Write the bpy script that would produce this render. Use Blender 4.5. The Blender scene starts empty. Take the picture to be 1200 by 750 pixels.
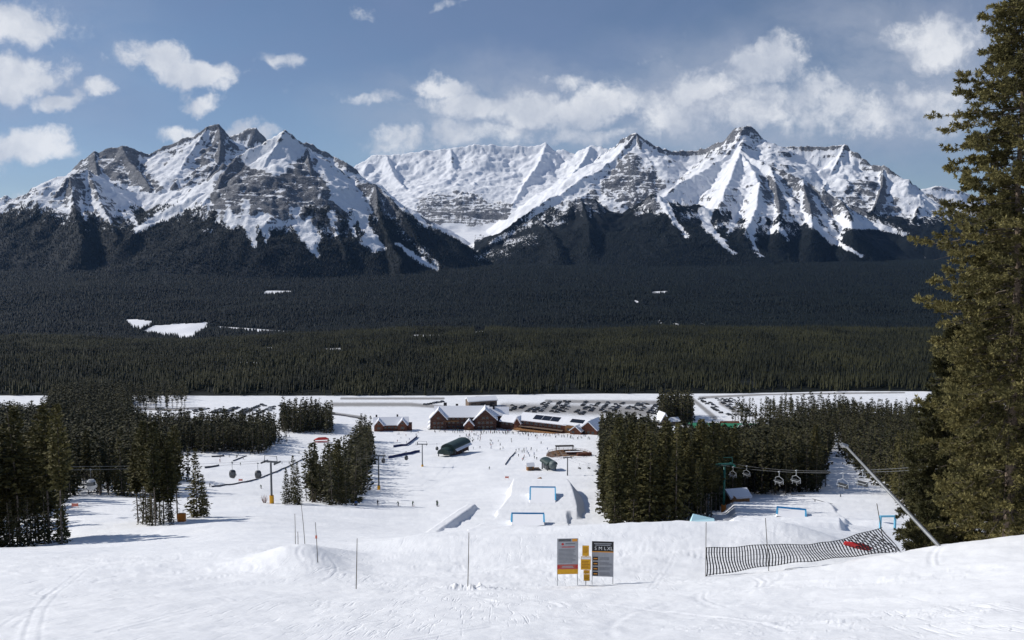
import bpy, bmesh, math, random
import numpy as np
from mathutils import Vector, Matrix, Euler

# ------------------------------------------------------------------ camera, sky, sun, exposure
SC = bpy.context.scene
COL = SC.collection
FPX, HOR = 980.0, 295.0                 # focal length in photo pixels, horizon row of the 1200x750 photo
PITCH = math.atan((375.0 - HOR) / FPX)
SP, CP = math.sin(PITCH), math.cos(PITCH)
cam_d = bpy.data.cameras.new('camera')
cam_d.sensor_width = 36.0
cam_d.lens = 36.0 * FPX / 1200.0
cam_d.clip_start, cam_d.clip_end = 0.1, 60000.0
cam = bpy.data.objects.new('camera', cam_d)
COL.objects.link(cam)
cam.location = (0, 0, 0)
cam.rotation_euler = (math.pi / 2 - PITCH, 0, 0)
SC.camera = cam
SC.view_settings.view_transform = 'Standard'
SC.view_settings.look = 'None'
SC.view_settings.exposure = 0.08
SC.view_settings.gamma = 1.0
SC.cycles.use_denoising = True
SC.cycles.max_bounces = 5
SC.cycles.diffuse_bounces = 3
SC.cycles.glossy_bounces = 2
SC.cycles.transmission_bounces = 3
SC.cycles.transparent_max_bounces = 6
SC.cycles.volume_bounces = 0

SUN_AZ, SUN_EL = math.radians(-69.0), math.radians(36.0)   # azimuth from +Y, clockwise positive
SUN_DIR = Vector((math.sin(SUN_AZ) * math.cos(SUN_EL), math.cos(SUN_AZ) * math.cos(SUN_EL), math.sin(SUN_EL)))
sun_d = bpy.data.lights.new('sun', 'SUN')
sun_d.energy = 4.0
sun_d.angle = math.radians(0.5)
sun_d.color = (1.0, 0.955, 0.89)
sun = bpy.data.objects.new('sun', sun_d)
COL.objects.link(sun)
sun.rotation_euler = (-SUN_DIR).to_track_quat('-Z', 'Y').to_euler()


class Nodes:
    """small helper for writing node trees"""
    def __init__(self, tree):
        self.t = tree; self.n = tree.nodes; self.l = tree.links
    def new(self, kind, **kw):
        n = self.n.new(kind)
        for k, v in kw.items(): setattr(n, k, v)
        return n
    def put(self, sock, v):
        if isinstance(v, bpy.types.NodeSocket): self.l.new(v, sock)
        else: sock.default_value = v
    def math(self, op, a, b=0.0, c=0.0, clamp=False):
        n = self.new('ShaderNodeMath', operation=op, use_clamp=clamp)
        self.put(n.inputs[0], a); self.put(n.inputs[1], b); self.put(n.inputs[2], c)
        return n.outputs[0]
    def vmath(self, op, a, b=(0, 0, 0), scale=None):
        n = self.new('ShaderNodeVectorMath', operation=op)
        self.put(n.inputs[0], a); self.put(n.inputs[1], b)
        if scale is not None: self.put(n.inputs['Scale'], scale)
        return n.outputs['Value'] if op in ('LENGTH', 'DOT_PRODUCT', 'DISTANCE') else n.outputs['Vector']
    def ramp(self, v, a, b, lo=0.0, hi=1.0, smooth=True):
        n = self.new('ShaderNodeMapRange', interpolation_type='SMOOTHSTEP' if smooth else 'LINEAR')
        self.put(n.inputs['Value'], v)
        for k, x in (('From Min', a), ('From Max', b), ('To Min', lo), ('To Max', hi)): self.put(n.inputs[k], x)
        return n.outputs['Result']
    def noise(self, vec, scale, detail=4.0, rough=0.55, dist=0.0, out='Fac'):
        n = self.new('ShaderNodeTexNoise', noise_dimensions='3D')
        if vec is not None: self.put(n.inputs['Vector'], vec)
        n.inputs['Scale'].default_value = scale; n.inputs['Detail'].default_value = detail
        n.inputs['Roughness'].default_value = rough; n.inputs['Distortion'].default_value = dist
        return n.outputs[out]
    def mix(self, f, a, b):
        n = self.new('ShaderNodeMix', data_type='RGBA')
        self.put(n.inputs['Factor'], f)
        for s, v in ((n.inputs['A'], a), (n.inputs['B'], b)):
            pass
        ca, cb = [s for s in n.inputs if s.type == 'RGBA']
        self.put(ca, v4(a)); self.put(cb, v4(b))
        return [s for s in n.outputs if s.type == 'RGBA'][0]

def v4(c):
    if isinstance(c, bpy.types.NodeSocket): return c
    return tuple(c) + (1.0,) if len(c) == 3 else tuple(c)

def pix_dir(px, py):
    a, b = (px - 600.0) / FPX, (375.0 - py) / FPX
    k = CP + b * SP
    return a / k, (-SP + b * CP) / k          # x/y and z/y of the ray

def at(px, py, Y):
    a, t = pix_dir(px, py)
    return Vector((a * Y, Y, t * Y))

def project(x, y, z):
    """photo pixel of world points (vectorised)"""
    d = y * CP - z * SP
    u = y * SP + z * CP
    return 600.0 + FPX * x / d, 375.0 - FPX * u / d

world = bpy.data.worlds.new('World')
SC.world = world
world.use_nodes = True
W = Nodes(world.node_tree)
W.n.clear()
w_out = W.new('ShaderNodeOutputWorld')
sky = W.new('ShaderNodeTexSky', sky_type='NISHITA', sun_disc=False)
sky.sun_elevation = SUN_EL
sky.sun_rotation = SUN_AZ
sky.altitude = 2600.0
sky.air_density, sky.dust_density, sky.ozone_density = 1.0, 0.15, 1.6
bg = W.new('ShaderNodeBackground')
bg.inputs['Strength'].default_value = 0.074
# clouds: drifting cumulus and thin veils, placed by direction, at infinite distance
gen = W.new('ShaderNodeTexCoord').outputs['Generated']
sep = W.new('ShaderNodeSeparateXYZ'); W.l.new(gen, sep.inputs[0])
ysafe = W.math('MAXIMUM', sep.outputs['Y'], 0.2)
comb = W.new('ShaderNodeCombineXYZ')
W.l.new(W.math('DIVIDE', sep.outputs['X'], ysafe), comb.inputs[0])
W.l.new(W.math('DIVIDE', sep.outputs['Z'], ysafe), comb.inputs[1])
P = comb.outputs[0]
warp = W.noise(P, 9.0, 5.0, 0.6, 0.0, 'Color')
warp = W.vmath('SUBTRACT', warp, (0.5, 0.5, 0.5))
Pw = W.vmath('ADD', P, W.vmath('SCALE', warp, scale=0.085))
#        px   py   half-w half-h amount
CLOUDS = [(18, 22, 70, 34, 1.0), (28, 84, 70, 36, 1.0), (72, 118, 40, 18, 0.85), (112, 107, 27, 17, 0.8), (28, 168, 80, 30, 0.98), (40, 232, 30, 18, 0.75),
          (178, 66, 56, 25, 0.85), (228, 82, 78, 24, 0.98), (262, 90, 40, 22, 0.75), (240, 114, 44, 16, 0.66), (336, 63, 38, 15, 0.68), (215, 152, 46, 19, 0.78), (292, 158, 54, 18, 0.75),
          (428, 18, 24, 14, 0.5), (526, 4, 28, 12, 0.5), (436, 119, 52, 15, 0.58), (520, 104, 52, 19, 0.78), (560, 124, 100, 24, 0.76), (650, 128, 130, 32, 0.80), (720, 116, 90, 32, 0.72),
          (560, 160, 130, 26, 0.66), (480, 168, 80, 22, 0.58), (655, 92, 42, 13, 0.55), (760, 66, 30, 9, 0.48),
          (830, 100, 70, 34, 0.78), (905, 76, 64, 36, 0.84), (800, 134, 140, 36, 0.66), (940, 122, 150, 56, 0.62), (1095, 38, 86, 38, 0.76), (1060, 132, 140, 50, 0.55), (690, 162, 70, 20, 0.56)]
total = None
for px, py, hw, hh, am in CLOUDS:
    a, t = pix_dir(px, py)
    q = W.vmath('MULTIPLY', W.vmath('SUBTRACT', Pw, (a, t, 0)), (FPX / hw, FPX / hh, 0))
    g = W.ramp(W.vmath('LENGTH', q), 0.15, 1.25, am, 0.0)
    total = g if total is None else W.math('MAXIMUM', total, g)
fine = W.math('ADD', W.math('MULTIPLY', W.noise(Pw, 17.0, 8.0, 0.62), 0.6), W.math('MULTIPLY', W.noise(P, 55.0, 6.0, 0.65, 0.4), 0.4))
dens = W.math('SUBTRACT', W.math('MULTIPLY', total, 1.3), W.math('MULTIPLY', W.ramp(fine, 0.66, 0.34, 0.0, 1.0, False), 0.85))
mask = W.ramp(dens, -0.12, 0.62, 0.0, 0.95)
veil = W.noise(W.vmath('MULTIPLY', P, (1.0, 2.2, 1.0)), 2.6, 5.0, 0.55, 0.6)
elev = comb.outputs[0]
sep2 = W.new('ShaderNodeSeparateXYZ'); W.l.new(P, sep2.inputs[0])
veil = W.math('MULTIPLY', W.ramp(veil, 0.32, 0.72, 0.12, 0.72), W.ramp(sep2.outputs['Y'], 0.08, 0.34, 0.55, 1.0))
inner = W.noise(W.vmath('ADD', Pw, (0.012, -0.02, 0.0)), 13.0, 5.0, 0.5)
bank = None
for px, py, hw, hh, am in ((640, 135, 250, 70, 0.72), (900, 125, 280, 95, 0.78), (1060, 90, 220, 120, 0.62), (520, 165, 120, 40, 0.4), (60, 60, 150, 130, 0.25)):
    a, t = pix_dir(px, py)
    g = W.ramp(W.vmath('LENGTH', W.vmath('MULTIPLY', W.vmath('SUBTRACT', Pw, (a, t, 0)), (FPX / hw, FPX / hh, 0))), 0.1, 1.3, am, 0.0)
    bank = g if bank is None else W.math('MAXIMUM', bank, g)
bank = W.math('MULTIPLY', bank, W.ramp(W.noise(W.vmath('MULTIPLY', Pw, (1.0, 2.4, 1.0)), 7.0, 7.0, 0.6), 0.28, 0.66, 0.25, 1.15))
ccol = W.mix(W.ramp(inner, 0.3, 0.66), (6.48, 7.10, 8.34), (10.71, 10.96, 11.46))
skycol = W.mix(veil, sky.outputs[0], (2.4, 3.25, 5.5))
skycol = W.mix(bank, skycol, (5.85, 6.41, 7.72))
W.l.new(W.mix(mask, skycol, ccol), bg.inputs['Color'])
W.l.new(bg.outputs[0], w_out.inputs['Surface'])
# ------------------------------------------------------------------ helpers: noise, interpolation, meshes, materials
def _hash(ix, iy, seed):
    h = (ix.astype(np.int64) * 374761393 + iy.astype(np.int64) * 668265263 + seed * 1442695041) & 0xFFFFFFFF
    h = ((h ^ (h >> 13)) * 1274126177) & 0xFFFFFFFF
    h = ((h ^ (h >> 15)) * 2246822519) & 0xFFFFFFFF
    return (h ^ (h >> 16)) & 0xFFFF

_GA = np.arange(65536) * (2 * np.pi / 65536)
_GX, _GY = np.cos(_GA).astype(np.float32), np.sin(_GA).astype(np.float32)

def perlin(x, y, seed=0):
    x = np.asarray(x, float); y = np.asarray(y, float)
    x0, y0 = np.floor(x), np.floor(y)
    fx, fy = (x - x0).astype(np.float32), (y - y0).astype(np.float32)
    ix, iy = x0.astype(np.int64), y0.astype(np.int64)
    u = fx * fx * fx * (fx * (fx * 6 - 15) + 10)
    v = fy * fy * fy * (fy * (fy * 6 - 15) + 10)
    def g(dx, dy):
        h = _hash(ix + dx, iy + dy, seed)
        return _GX[h] * (fx - dx) + _GY[h] * (fy - dy)
    a = g(0, 0); a = a + u * (g(1, 0) - a)
    b = g(0, 1); b = b + u * (g(1, 1) - b)
    return (a + v * (b - a)) * 1.5

def fbm(x, y, seed=0, octv=4, gain=0.5, lac=2.03):
    s, amp, f = 0.0, 1.0, 1.0
    for o in range(octv):
        s = s + amp * perlin(x * f + 17.3 * o, y * f - 9.1 * o, seed + o)
        amp *= gain; f *= lac
    return s

def ridged(x, y, seed=0, octv=4, gain=0.5, lac=2.07):
    s, amp, f, w = 0.0, 1.0, 1.0, 1.0
    for o in range(octv):
        n = 1.0 - np.abs(perlin(x * f + 5.7 * o, y * f + 3.3 * o, seed + o))
        n = n * n * w
        w = np.clip(n * 1.6, 0, 1)
        s = s + amp * n
        amp *= gain; f *= lac
    return s

def sstep(v, a, b):
    t = np.clip((v - a) / (b - a), 0, 1)
    return t * t * (3 - 2 * t)

def pchip_slopes(x, y):
    h = np.diff(x); d = np.diff(y, axis=0) / h.reshape((-1,) + (1,) * (y.ndim - 1))
    m = np.zeros_like(y)
    m[0], m[-1] = d[0], d[-1]
    for i in range(1, len(x) - 1):
        p, q = d[i - 1], d[i]
        w1, w2 = 2 * h[i] + h[i - 1], h[i] + 2 * h[i - 1]
        with np.errstate(divide='ignore', invalid='ignore'):
            hm = (w1 + w2) / (w1 / p + w2 / q)
        m[i] = np.where(p * q > 0, hm, 0)
    return np.nan_to_num(m)

def pchip(x, y, m, q):
    """cubic Hermite through columns x with values y (1-d)"""
    q = np.clip(q, x[0], x[-1])
    i = np.clip(np.searchsorted(x, q) - 1, 0, len(x) - 2)
    h = x[i + 1] - x[i]; t = (q - x[i]) / h
    return ((1 + 2 * t) * (1 - t) ** 2 * y[i] + t * (1 - t) ** 2 * h * m[i] + t * t * (3 - 2 * t) * y[i + 1] + t * t * (t - 1) * h * m[i + 1])

def mesh_np(name, verts, quads=None, tris=None, smooth=False, mats=(), mat_idx=None, attrs=None):
    """mesh from numpy arrays, fast"""
    me = bpy.data.meshes.new(name)
    verts = np.asarray(verts, np.float32)
    nq = 0 if quads is None else len(quads); nt = 0 if tris is None else len(tris)
    loops = np.concatenate(([np.asarray(quads, np.int32).ravel()] if nq else []) + ([np.asarray(tris, np.int32).ravel()] if nt else []))
    starts = np.concatenate([np.arange(nq, dtype=np.int32) * 4, nq * 4 + np.arange(nt, dtype=np.int32) * 3])
    me.vertices.add(len(verts)); me.vertices.foreach_set('co', verts.ravel())
    me.loops.add(len(loops)); me.loops.foreach_set('vertex_index', loops)
    me.polygons.add(nq + nt); me.polygons.foreach_set('loop_start', starts)
    if smooth: me.polygons.foreach_set('use_smooth', np.ones(nq + nt, bool))
    for m in mats: me.materials.append(m)
    if mat_idx is not None: me.polygons.foreach_set('material_index', np.asarray(mat_idx, np.int32))
    for k, v in (attrs or {}).items():
        a = me.attributes.new(k, 'FLOAT', 'POINT'); a.data.foreach_set('value', np.asarray(v, np.float32).ravel())
    me.update(calc_edges=True)
    return me

def link(name, me, parent=None, loc=None):
    o = bpy.data.objects.new(name, me); COL.objects.link(o)
    if parent is not None: o.parent = parent
    if loc is not None: o.location = loc
    return o

def tag(o, label=None, cat=None, group=None, kind=None):
    if label: o['label'] = label
    if cat: o['category'] = cat
    if group: o['group'] = group
    if kind: o['kind'] = kind
    return o

def thing(name, label, cat, loc=(0, 0, 0), rz=0.0, group=None):
    o = bpy.data.objects.new(name, None); COL.objects.link(o)
    o.empty_display_size = 0.3
    o.location = loc; o.rotation_euler = (0, 0, rz)
    return tag(o, label, cat, group)

def material(name, color, rough=0.8, spec=0.3, noise_scale=None, noise_amt=0.15, metal=0.0, bump=None):
    m = bpy.data.materials.new(name); m.use_nodes = True
    N = Nodes(m.node_tree); b = N.n['Principled BSDF']
    b.inputs['Base Color'].default_value = v4(color)
    b.inputs['Roughness'].default_value = rough
    b.inputs['Specular IOR Level'].default_value = spec
    b.inputs['Metallic'].default_value = metal
    if noise_scale:
        co = N.new('ShaderNodeTexCoord').outputs['Object']
        f = N.noise(co, noise_scale, 5.0, 0.6)
        lo = tuple(c * (1 - noise_amt) for c in color); hi = tuple(min(1, c * (1 + noise_amt)) for c in color)
        N.l.new(N.mix(N.ramp(f, 0.3, 0.7), lo, hi), b.inputs['Base Color'])
        if bump:
            bn = N.new('ShaderNodeBump'); bn.inputs['Strength'].default_value = bump; bn.inputs['Distance'].default_value = 0.05
            N.l.new(f, bn.inputs['Height']); N.l.new(bn.outputs[0], b.inputs['Normal'])
    return m
# ------------------------------------------------------------------ terrain height
TX = np.array([-400, 0, 100, 200, 300, 400, 500, 600, 700, 800, 900, 1000, 1100, 1200, 1600], float)
ROWS = [  # distance along the view, then the photo row of the ground in each column of TX
    (3,   [1120] * 8 + [1120, 1120, 1110, 1100, 1090, 1080, 1020]),
    (6,   [915, 915, 915, 915, 915, 915, 915, 915, 915, 915, 908, 900, 890, 875, 800]),
    (15,  [765, 760, 759, 758, 757, 757, 757, 757, 757, 756, 752, 747, 740, 726, 680]),
    (22,  [728, 718, 717, 716, 716, 716, 716, 716, 716, 714, 708, 698, 683, 664, 610]),
    (29,  [704, 695, 694, 694, 694, 695, 695, 695, 694, 687, 675, 659, 641, 628, 585]),
    (36,  [690, 678, 677, 677, 678, 681, 683, 683, 681, 676, 669, 662, 650, 637, 595]),
    (46,  [668, 662, 662, 661, 657, 662, 660, 656, 651, 648, 648, 652, 650, 641, 605]),
    (60,  [652, 652, 651, 649, 640, 640, 628, 622, 617, 613, 613, 634, 652, 650, 620]),
    (75,  [646, 646, 645, 642, 636, 636, 628, 623, 618, 614, 616, 630, 644, 646, 626]),
    (100, [641, 643, 640, 633, 626, 628, 629, 627, 621, 617, 614, 622, 634, 640, 628]),
    (125, [638, 640, 632, 623, 617, 621, 626, 623, 620, 617, 612, 613, 620, 628, 622]),
    (150, [630, 632, 620, 613, 610, 615, 620, 618, 619, 614, 608, 606, 610, 618, 614]),
    (200, [612, 612, 598, 598, 598, 603, 607, 605, 609, 601, 596, 592, 596, 602, 598]),
    (235, [600, 600, 587, 588, 588, 592, 597, 596, 601, 590, 586, 583, 586, 590, 588]),
    (300, [580, 580, 574, 576, 578, 582, 583, 581, 587, 575, 571, 568, 572, 574, 572]),
    (400, [552, 552, 550, 552, 554, 560, 560, 556, 555, 550, 552, 551, 552, 552, 550]),
    (520, [526, 526, 526, 526, 526, 530, 530, 528, 524, 526, 530, 534, 534, 532, 530]),
    (650, [503, 503, 503, 503, 503, 505, 505, 505, 505, 505, 506, 506, 506, 506, 505]),
    (800, [481, 481, 481, 481, 480, 480, 481, 483, 483, 483, 484, 484, 482, 480, 480]),
    (950, [465, 465, 465, 465, 465, 465, 465, 464, 463, 463, 462, 460, 460, 460, 460]),
    (1300, [434, 434, 434, 435, 434, 432, 431, 430, 430, 429, 430, 431, 432, 432, 432]),
    (2100, [402, 402, 403, 406, 400, 396, 394, 394, 393, 392, 392, 393, 394, 395, 395]),
    (2900, [396, 395, 396, 397, 393, 388, 385, 385, 385, 384, 384, 384, 385, 386, 386]),
    (3400, [381, 379, 378, 376, 376, 376, 374, 374, 373, 372, 372, 372, 372, 373, 373]),
    (4100, [354, 350, 347, 348, 352, 353, 352, 352, 352, 353, 353, 352, 350, 350, 350]),
    (5000, [326, 322, 320, 322, 326, 328, 327, 327, 328, 330, 331, 330, 328, 326, 326]),
    (6000, [308, 306, 306, 308, 310, 311, 313, 314, 314, 314, 314, 313, 312, 311, 311]),
    (7600, [300, 300, 300, 300, 300, 302, 305, 306, 304, 302, 302, 302, 302, 302, 302]),
    (9000, [285, 285, 285, 285, 285, 285, 284, 284, 285, 285, 285, 285, 285, 285, 285]),
    (11000, [262, 262, 262, 262, 262, 262, 258, 256, 256, 258, 260, 260, 260, 260, 260]),
    (13500, [235, 235, 235, 235, 235, 235, 228, 222, 222, 230, 235, 235, 235, 235, 235]),
]
_LY = np.log([r[0] for r in ROWS])
_RAZ, _RT, _RM = [], [], []
for _Y, _vs in ROWS:
    az, tn = pix_dir(TX, np.array(_vs, float))
    _RAZ.append(az); _RT.append(tn); _RM.append(pchip_slopes(az, tn))
NAZ = 260
_AZG = np.linspace(-1.02, 1.02, NAZ)                     # regular table, smoothed between rows
_TG = np.array([pchip(a, t, m, _AZG) for a, t, m in zip(_RAZ, _RT, _RM)])
_ZG = _TG * np.exp(_LY)[:, None]
_ZM = pchip_slopes(_LY, _ZG)

def base_height(x, y):
    x = np.asarray(x, float); y = np.asarray(y, float)
    Y = np.maximum(y, np.abs(x) / 1.02)
    Yc = np.clip(Y, 3.0, 13500.0)
    az = np.clip(x / np.maximum(Yc, 1e-3), -1.0199, 1.0199)
    fa = (az + 1.02) / 2.04 * (NAZ - 1); ia = np.clip(fa.astype(int), 0, NAZ - 2); fa = fa - ia
    ly = np.log(Yc); i = np.clip(np.searchsorted(_LY, ly) - 1, 0, len(_LY) - 2)
    h = _LY[i + 1] - _LY[i]; t = (ly - _LY[i]) / h
    def g(tab, k): return tab[k, ia] * (1 - fa) + tab[k, ia + 1] * fa
    z = ((1 + 2 * t) * (1 - t) ** 2 * g(_ZG, i) + t * (1 - t) ** 2 * h * g(_ZM, i)
         + t * t * (3 - 2 * t) * g(_ZG, i + 1) + t * t * (t - 1) * h * g(_ZM, i + 1))
    near = sstep(np.hypot(x, y), 3.0, 8.0)
    plane = -1.72 - 0.33 * y + 0.02 * x
    return plane * (1 - near) + np.where(y < 0, plane, z) * near

BUMPS = []     # extra snow shapes pressed into the slope: (function of x, y -> dz)
def snow_detail(x, y):
    """wind and grooming relief of the snow, metres"""
    Y = np.maximum(np.abs(y), 4.0)
    z = 0.05 * fbm(x / 1.7, y / 1.9, 11, 4) * sstep(Y, 5, 20)
    z = z + 0.16 * fbm(x / 9.0, y / 7.0, 21, 3) * sstep(Y, 20, 45)
    z = z + 0.5 * fbm(x / 34.0, y / 26.0, 31, 2) * sstep(Y, 80, 160) * (1 - sstep(Y, 560, 640))
    return z

def px_bump(px, py, Y, rx, ry, h, rot=0.0):
    p = at(px, py, Y); c, s = math.cos(rot), math.sin(rot)
    def f(x, y):
        dx, dy = x - p.x, y - p.y
        u, v = (dx * c + dy * s) / rx, (-dx * s + dy * c) / ry
        return h * np.exp(-(u * u + v * v))
    BUMPS.append((p.x, p.y, 3.2 * max(rx, ry), f))

px_bump(350, 655, 44, 2.3, 6.0, 1.05, 0.3)      # knoll with the bamboo poles
px_bump(375, 640, 50, 2.5, 3.5, 0.55, 0.0)
px_bump(545, 694, 32.5, 0.9, 0.45, 0.10)      # scraped heap at the pole foot
px_bump(1050, 646, 60, 3.0, 6.0, -1.2)
px_bump(930, 625, 105, 11.0, 7.0, 0.7, 0.1)
px_bump(1050, 612, 120, 6.0, 8.0, 1.0)

def ground(x, y):
    x = np.asarray(x, float); y = np.asarray(y, float)
    z = base_height(x, y) + snow_detail(x, y)
    for bx, by, r, f in BUMPS:
        m = (np.abs(x - bx) < r) & (np.abs(y - by) < r)
        if np.any(m):
            if z.ndim == 0: z = z + f(x, y)
            else: z[m] += f(x[m], y[m])
    return z

def gz(x, y): return float(ground(np.array([float(x)]), np.array([float(y)]))[0])

def on_ground(px, Y, sink=0.0):
    """the point of the ground that stands in photo column px at distance Y"""
    py = 600.0
    for _ in range(4):
        a, _t = pix_dir(px, py)
        z = gz(a * Y, Y); py = float(project(a * Y, Y, z)[1])
    return Vector((a * Y, Y, z - sink))

def y_for_row(px, py, lo=12.0, hi=1200.0):
    """distance at which the ground shows in row py of column px (first crossing from far)"""
    Ys = np.exp(np.linspace(math.log(hi), math.log(lo), 400))
    a, t = pix_dir(px, py)
    d = ground(a * Ys, Ys) - t * Ys
    s = np.where((d[1:] >= 0) != (d[:-1] >= 0))[0]
    return float(Ys[s[-1]]) if len(s) else float(Ys[np.argmin(np.abs(d))])

# ------------------------------------------------------------------ mountains: ridges and spurs in photo column, row and distance
RIDGES = []
def ridge(pts, s=0.42, A=150.0, L=260.0, spurs=1.0, flat=0.0):
    """pts: (px, py, Y); s, A, L: how the flanks fall away; missing Y carries over"""
    out, Yp = [], None
    for p in pts:
        Yp = p[2] if len(p) > 2 else Yp
        v = at(p[0], p[1], Yp); out.append((v.x, v.y, v.z))
    RIDGES.append((np.array(out), s, A, L, spurs, flat))

# left massif: pointed rear peak, long front face with a white cap, the saddle and the front knob
ridge([(278, 180, 6450), (292, 172, 6500), (306, 167, 6550), (322, 159, 6580), (334, 154, 6600), (344, 160, 6600), (358, 170, 6580), (376, 189, 6560), (396, 201, 6550), (415, 212, 6500), (440, 214, 6400), (457, 232, 6250), (471, 250, 6100), (483, 268, 5950), (494, 288, 5800), (508, 302, 5700), (524, 314, 5600)], 0.74, 150, 240)
ridge([(334, 154, 6600), (318, 178, 6400), (302, 205, 6150), (292, 235, 5850), (278, 275, 5450)], 0.70, 70, 140, 0.6)
ridge([(358, 170, 6580), (362, 188, 6400), (366, 210, 6150), (376, 238, 5900), (392, 268, 5600), (405, 295, 5300)], 0.70, 110, 160, 0.7)
ridge([(278, 180, 6450), (264, 198, 6280), (254, 224, 5950), (238, 262, 5560), (225, 292, 5250)], 0.70, 120, 150, 0.8)
ridge([(440, 214, 6400), (443, 236, 6150), (448, 260, 5900), (458, 285, 5550), (470, 304, 5300)], 0.74, 120, 120, 0.8)
ridge([(410, 212, 6500), (413, 236, 6200), (420, 262, 5850), (428, 288, 5500)], 0.70, 60, 120, 0.7)
ridge([(262, 192, 6350), (255, 202, 6420), (245, 209, 6500), (230, 217, 6600), (215, 222, 6700), (195, 225, 6800), (175, 226, 6850), (150, 222, 6850), (132, 214, 6780), (118, 207, 6700), (103, 200, 6550), (90, 202, 6450), (82, 205, 6350), (75, 217, 6200), (66, 226, 6100), (50, 243, 5950), (34, 254, 5800), (18, 263, 5700), (0, 271, 5600), (-70, 290, 5400)], 0.52, 90, 180, 0.8)
ridge([(82, 205, 6350), (84, 222, 6100), (88, 248, 5700), (96, 285, 5200)], 0.70, 80, 120, 0.8)
ridge([(103, 200, 6550), (112, 222, 6300), (124, 248, 5900), (138, 280, 5400)], 0.70, 50, 120, 0.7)
ridge([(245, 209, 6500), (222, 230, 6200), (195, 250, 5900), (165, 268, 5600), (145, 284, 5300)], 0.70, 30, 100, 0.4)
ridge([(215, 222, 6700), (190, 240, 6350), (165, 258, 6000)], 0.52, 20, 80, 0.3)
ridge([(60, 235, 7900), (74, 214, 8000), (86, 198, 8050), (96, 188, 8050), (111, 178, 8050), (127, 171, 8050), (141, 169, 8050), (157, 174, 8100), (175, 182, 8200), (187, 173, 8250), (203, 168, 8250), (215, 162, 8250), (228, 160, 8250), (243, 149, 8250), (256, 144, 8250), (263, 153, 8250), (270, 161, 8250), (283, 175, 8250), (300, 196, 8250)], 0.74, 200, 240)
ridge([(141, 169, 8050), (150, 184, 7800), (160, 198, 7550), (176, 218, 7200)], 0.70, 140, 150, 0.8)
ridge([(111, 178, 8050), (112, 192, 7700), (115, 205, 7350)], 0.70, 120, 150, 0.8)
ridge([(243, 149, 8250), (234, 164, 8050), (222, 180, 7800), (212, 200, 7500), (205, 215, 7200)], 0.70, 90, 120, 0.7)
ridge([(256, 144, 8250), (259, 165, 8000), (256, 190, 7600), (245, 208, 7200)], 0.70, 140, 130, 0.8)
ridge([(262, 165, 10800), (272, 158, 10800), (286, 153, 10800), (300, 149, 10800), (312, 163, 10800), (330, 180, 10800)], 0.70, 250, 260)
ridge([(340, 175, 9200), (359, 166, 9200), (371, 171, 9200), (390, 184, 9200), (398, 186, 9100), (407, 191, 9000), (418, 199, 9000), (427, 208, 9000), (446, 230, 8800), (470, 262, 8300)], 0.70, 200, 200)
ridge([(-120, 215, 11500), (-60, 222, 11500), (-20, 232, 11500), (0, 231, 11500), (8, 228, 11500), (20, 238, 11500), (35, 231, 11500), (50, 240, 11500), (64, 252, 11300)], 0.70, 250, 260)
# the white wall with the hanging glacier behind the gap
ridge([(400, 212, 12800), (418, 193, 12900), (435, 183, 13000), (452, 180, 13000), (470, 181, 13000), (490, 178, 13000), (510, 176, 13000), (528, 173, 13000), (545, 172, 13000), (556, 169, 13000), (584, 170, 13000), (600, 172, 13000), (612, 170, 13000), (626, 171, 13000), (640, 168, 13000), (645, 177, 12950), (660, 175, 12900), (674, 180, 12800), (693, 169, 12700), (713, 175, 12500)], 0.34, 300, 420, 0.3)
ridge([(640, 168, 13000), (632, 190, 12300), (615, 214, 11600), (600, 240, 10800)], 0.42, 120, 200, 0.3)
ridge([(528, 173, 13000), (530, 196, 12400), (528, 220, 11800), (540, 240, 11100)], 0.36, 80, 200, 0.3)
ridge([(452, 180, 13000), (462, 205, 12300), (480, 226, 11700), (497, 246, 11000)], 0.4, 120, 200, 0.3)
ridge([(693, 169, 12700), (682, 190, 12100), (668, 208, 11500), (640, 228, 10900), (612, 250, 10200)], 0.4, 120, 200, 0.3)
ridge([(478, 238, 11600), (500, 229, 11500), (524, 225, 11400), (548, 226, 11300), (566, 231, 11200), (584, 234, 11000), (602, 240, 10800)], 0.28, 170, 70, 0.5)
# right massif
ridge([(700, 185, 10300), (721, 172, 10200), (730, 162, 10150), (738, 158, 10100), (746, 156, 10100), (758, 162, 10100), (772, 172, 10100), (786, 177, 10150), (802, 177, 10200), (819, 175, 10200), (834, 170, 10100), (848, 166, 9900), (854, 157, 9700), (862, 150, 9600), (871, 147, 9500), (880, 149, 9500), (888, 155, 9500), (894, 163, 9500), (910, 171, 9450), (927, 172, 9400), (945, 172, 9350), (961, 172, 9300), (976, 170, 9250), (990, 169, 9200), (1000, 176, 9100), (1007, 182, 9050), (1022, 194, 8900), (1035, 194, 8800), (1043, 199, 8700), (1052, 205, 8650), (1064, 213, 8600), (1077, 219, 8500), (1092, 229, 8400), (1120, 244, 8200), (1180, 268, 8000), (1260, 290, 7800)], 0.74, 200, 260)
ridge([(746, 156, 10100), (728, 178, 9800), (706, 196, 9500), (684, 208, 9250), (655, 226, 9000), (626, 244, 8700), (596, 266, 8300), (566, 288, 7900), (545, 304, 7600)], 0.70, 90, 160, 0.8)
ridge([(746, 156, 10100), (753, 182, 9700), (757, 203, 9350), (750, 226, 8950), (738, 246, 8500)], 0.74, 150, 160, 0.9)
ridge([(871, 147, 9500), (862, 168, 9300), (848, 184, 9050), (826, 198, 8800), (804, 210, 8550), (784, 224, 8300), (764, 240, 8050)], 0.70, 60, 140, 0.5)
ridge([(871, 160, 9400), (868, 177, 9000), (860, 198, 8500), (850, 222, 8000), (842, 250, 7400), (838, 275, 6900)], 0.70, 30, 120, 0.5)
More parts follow.
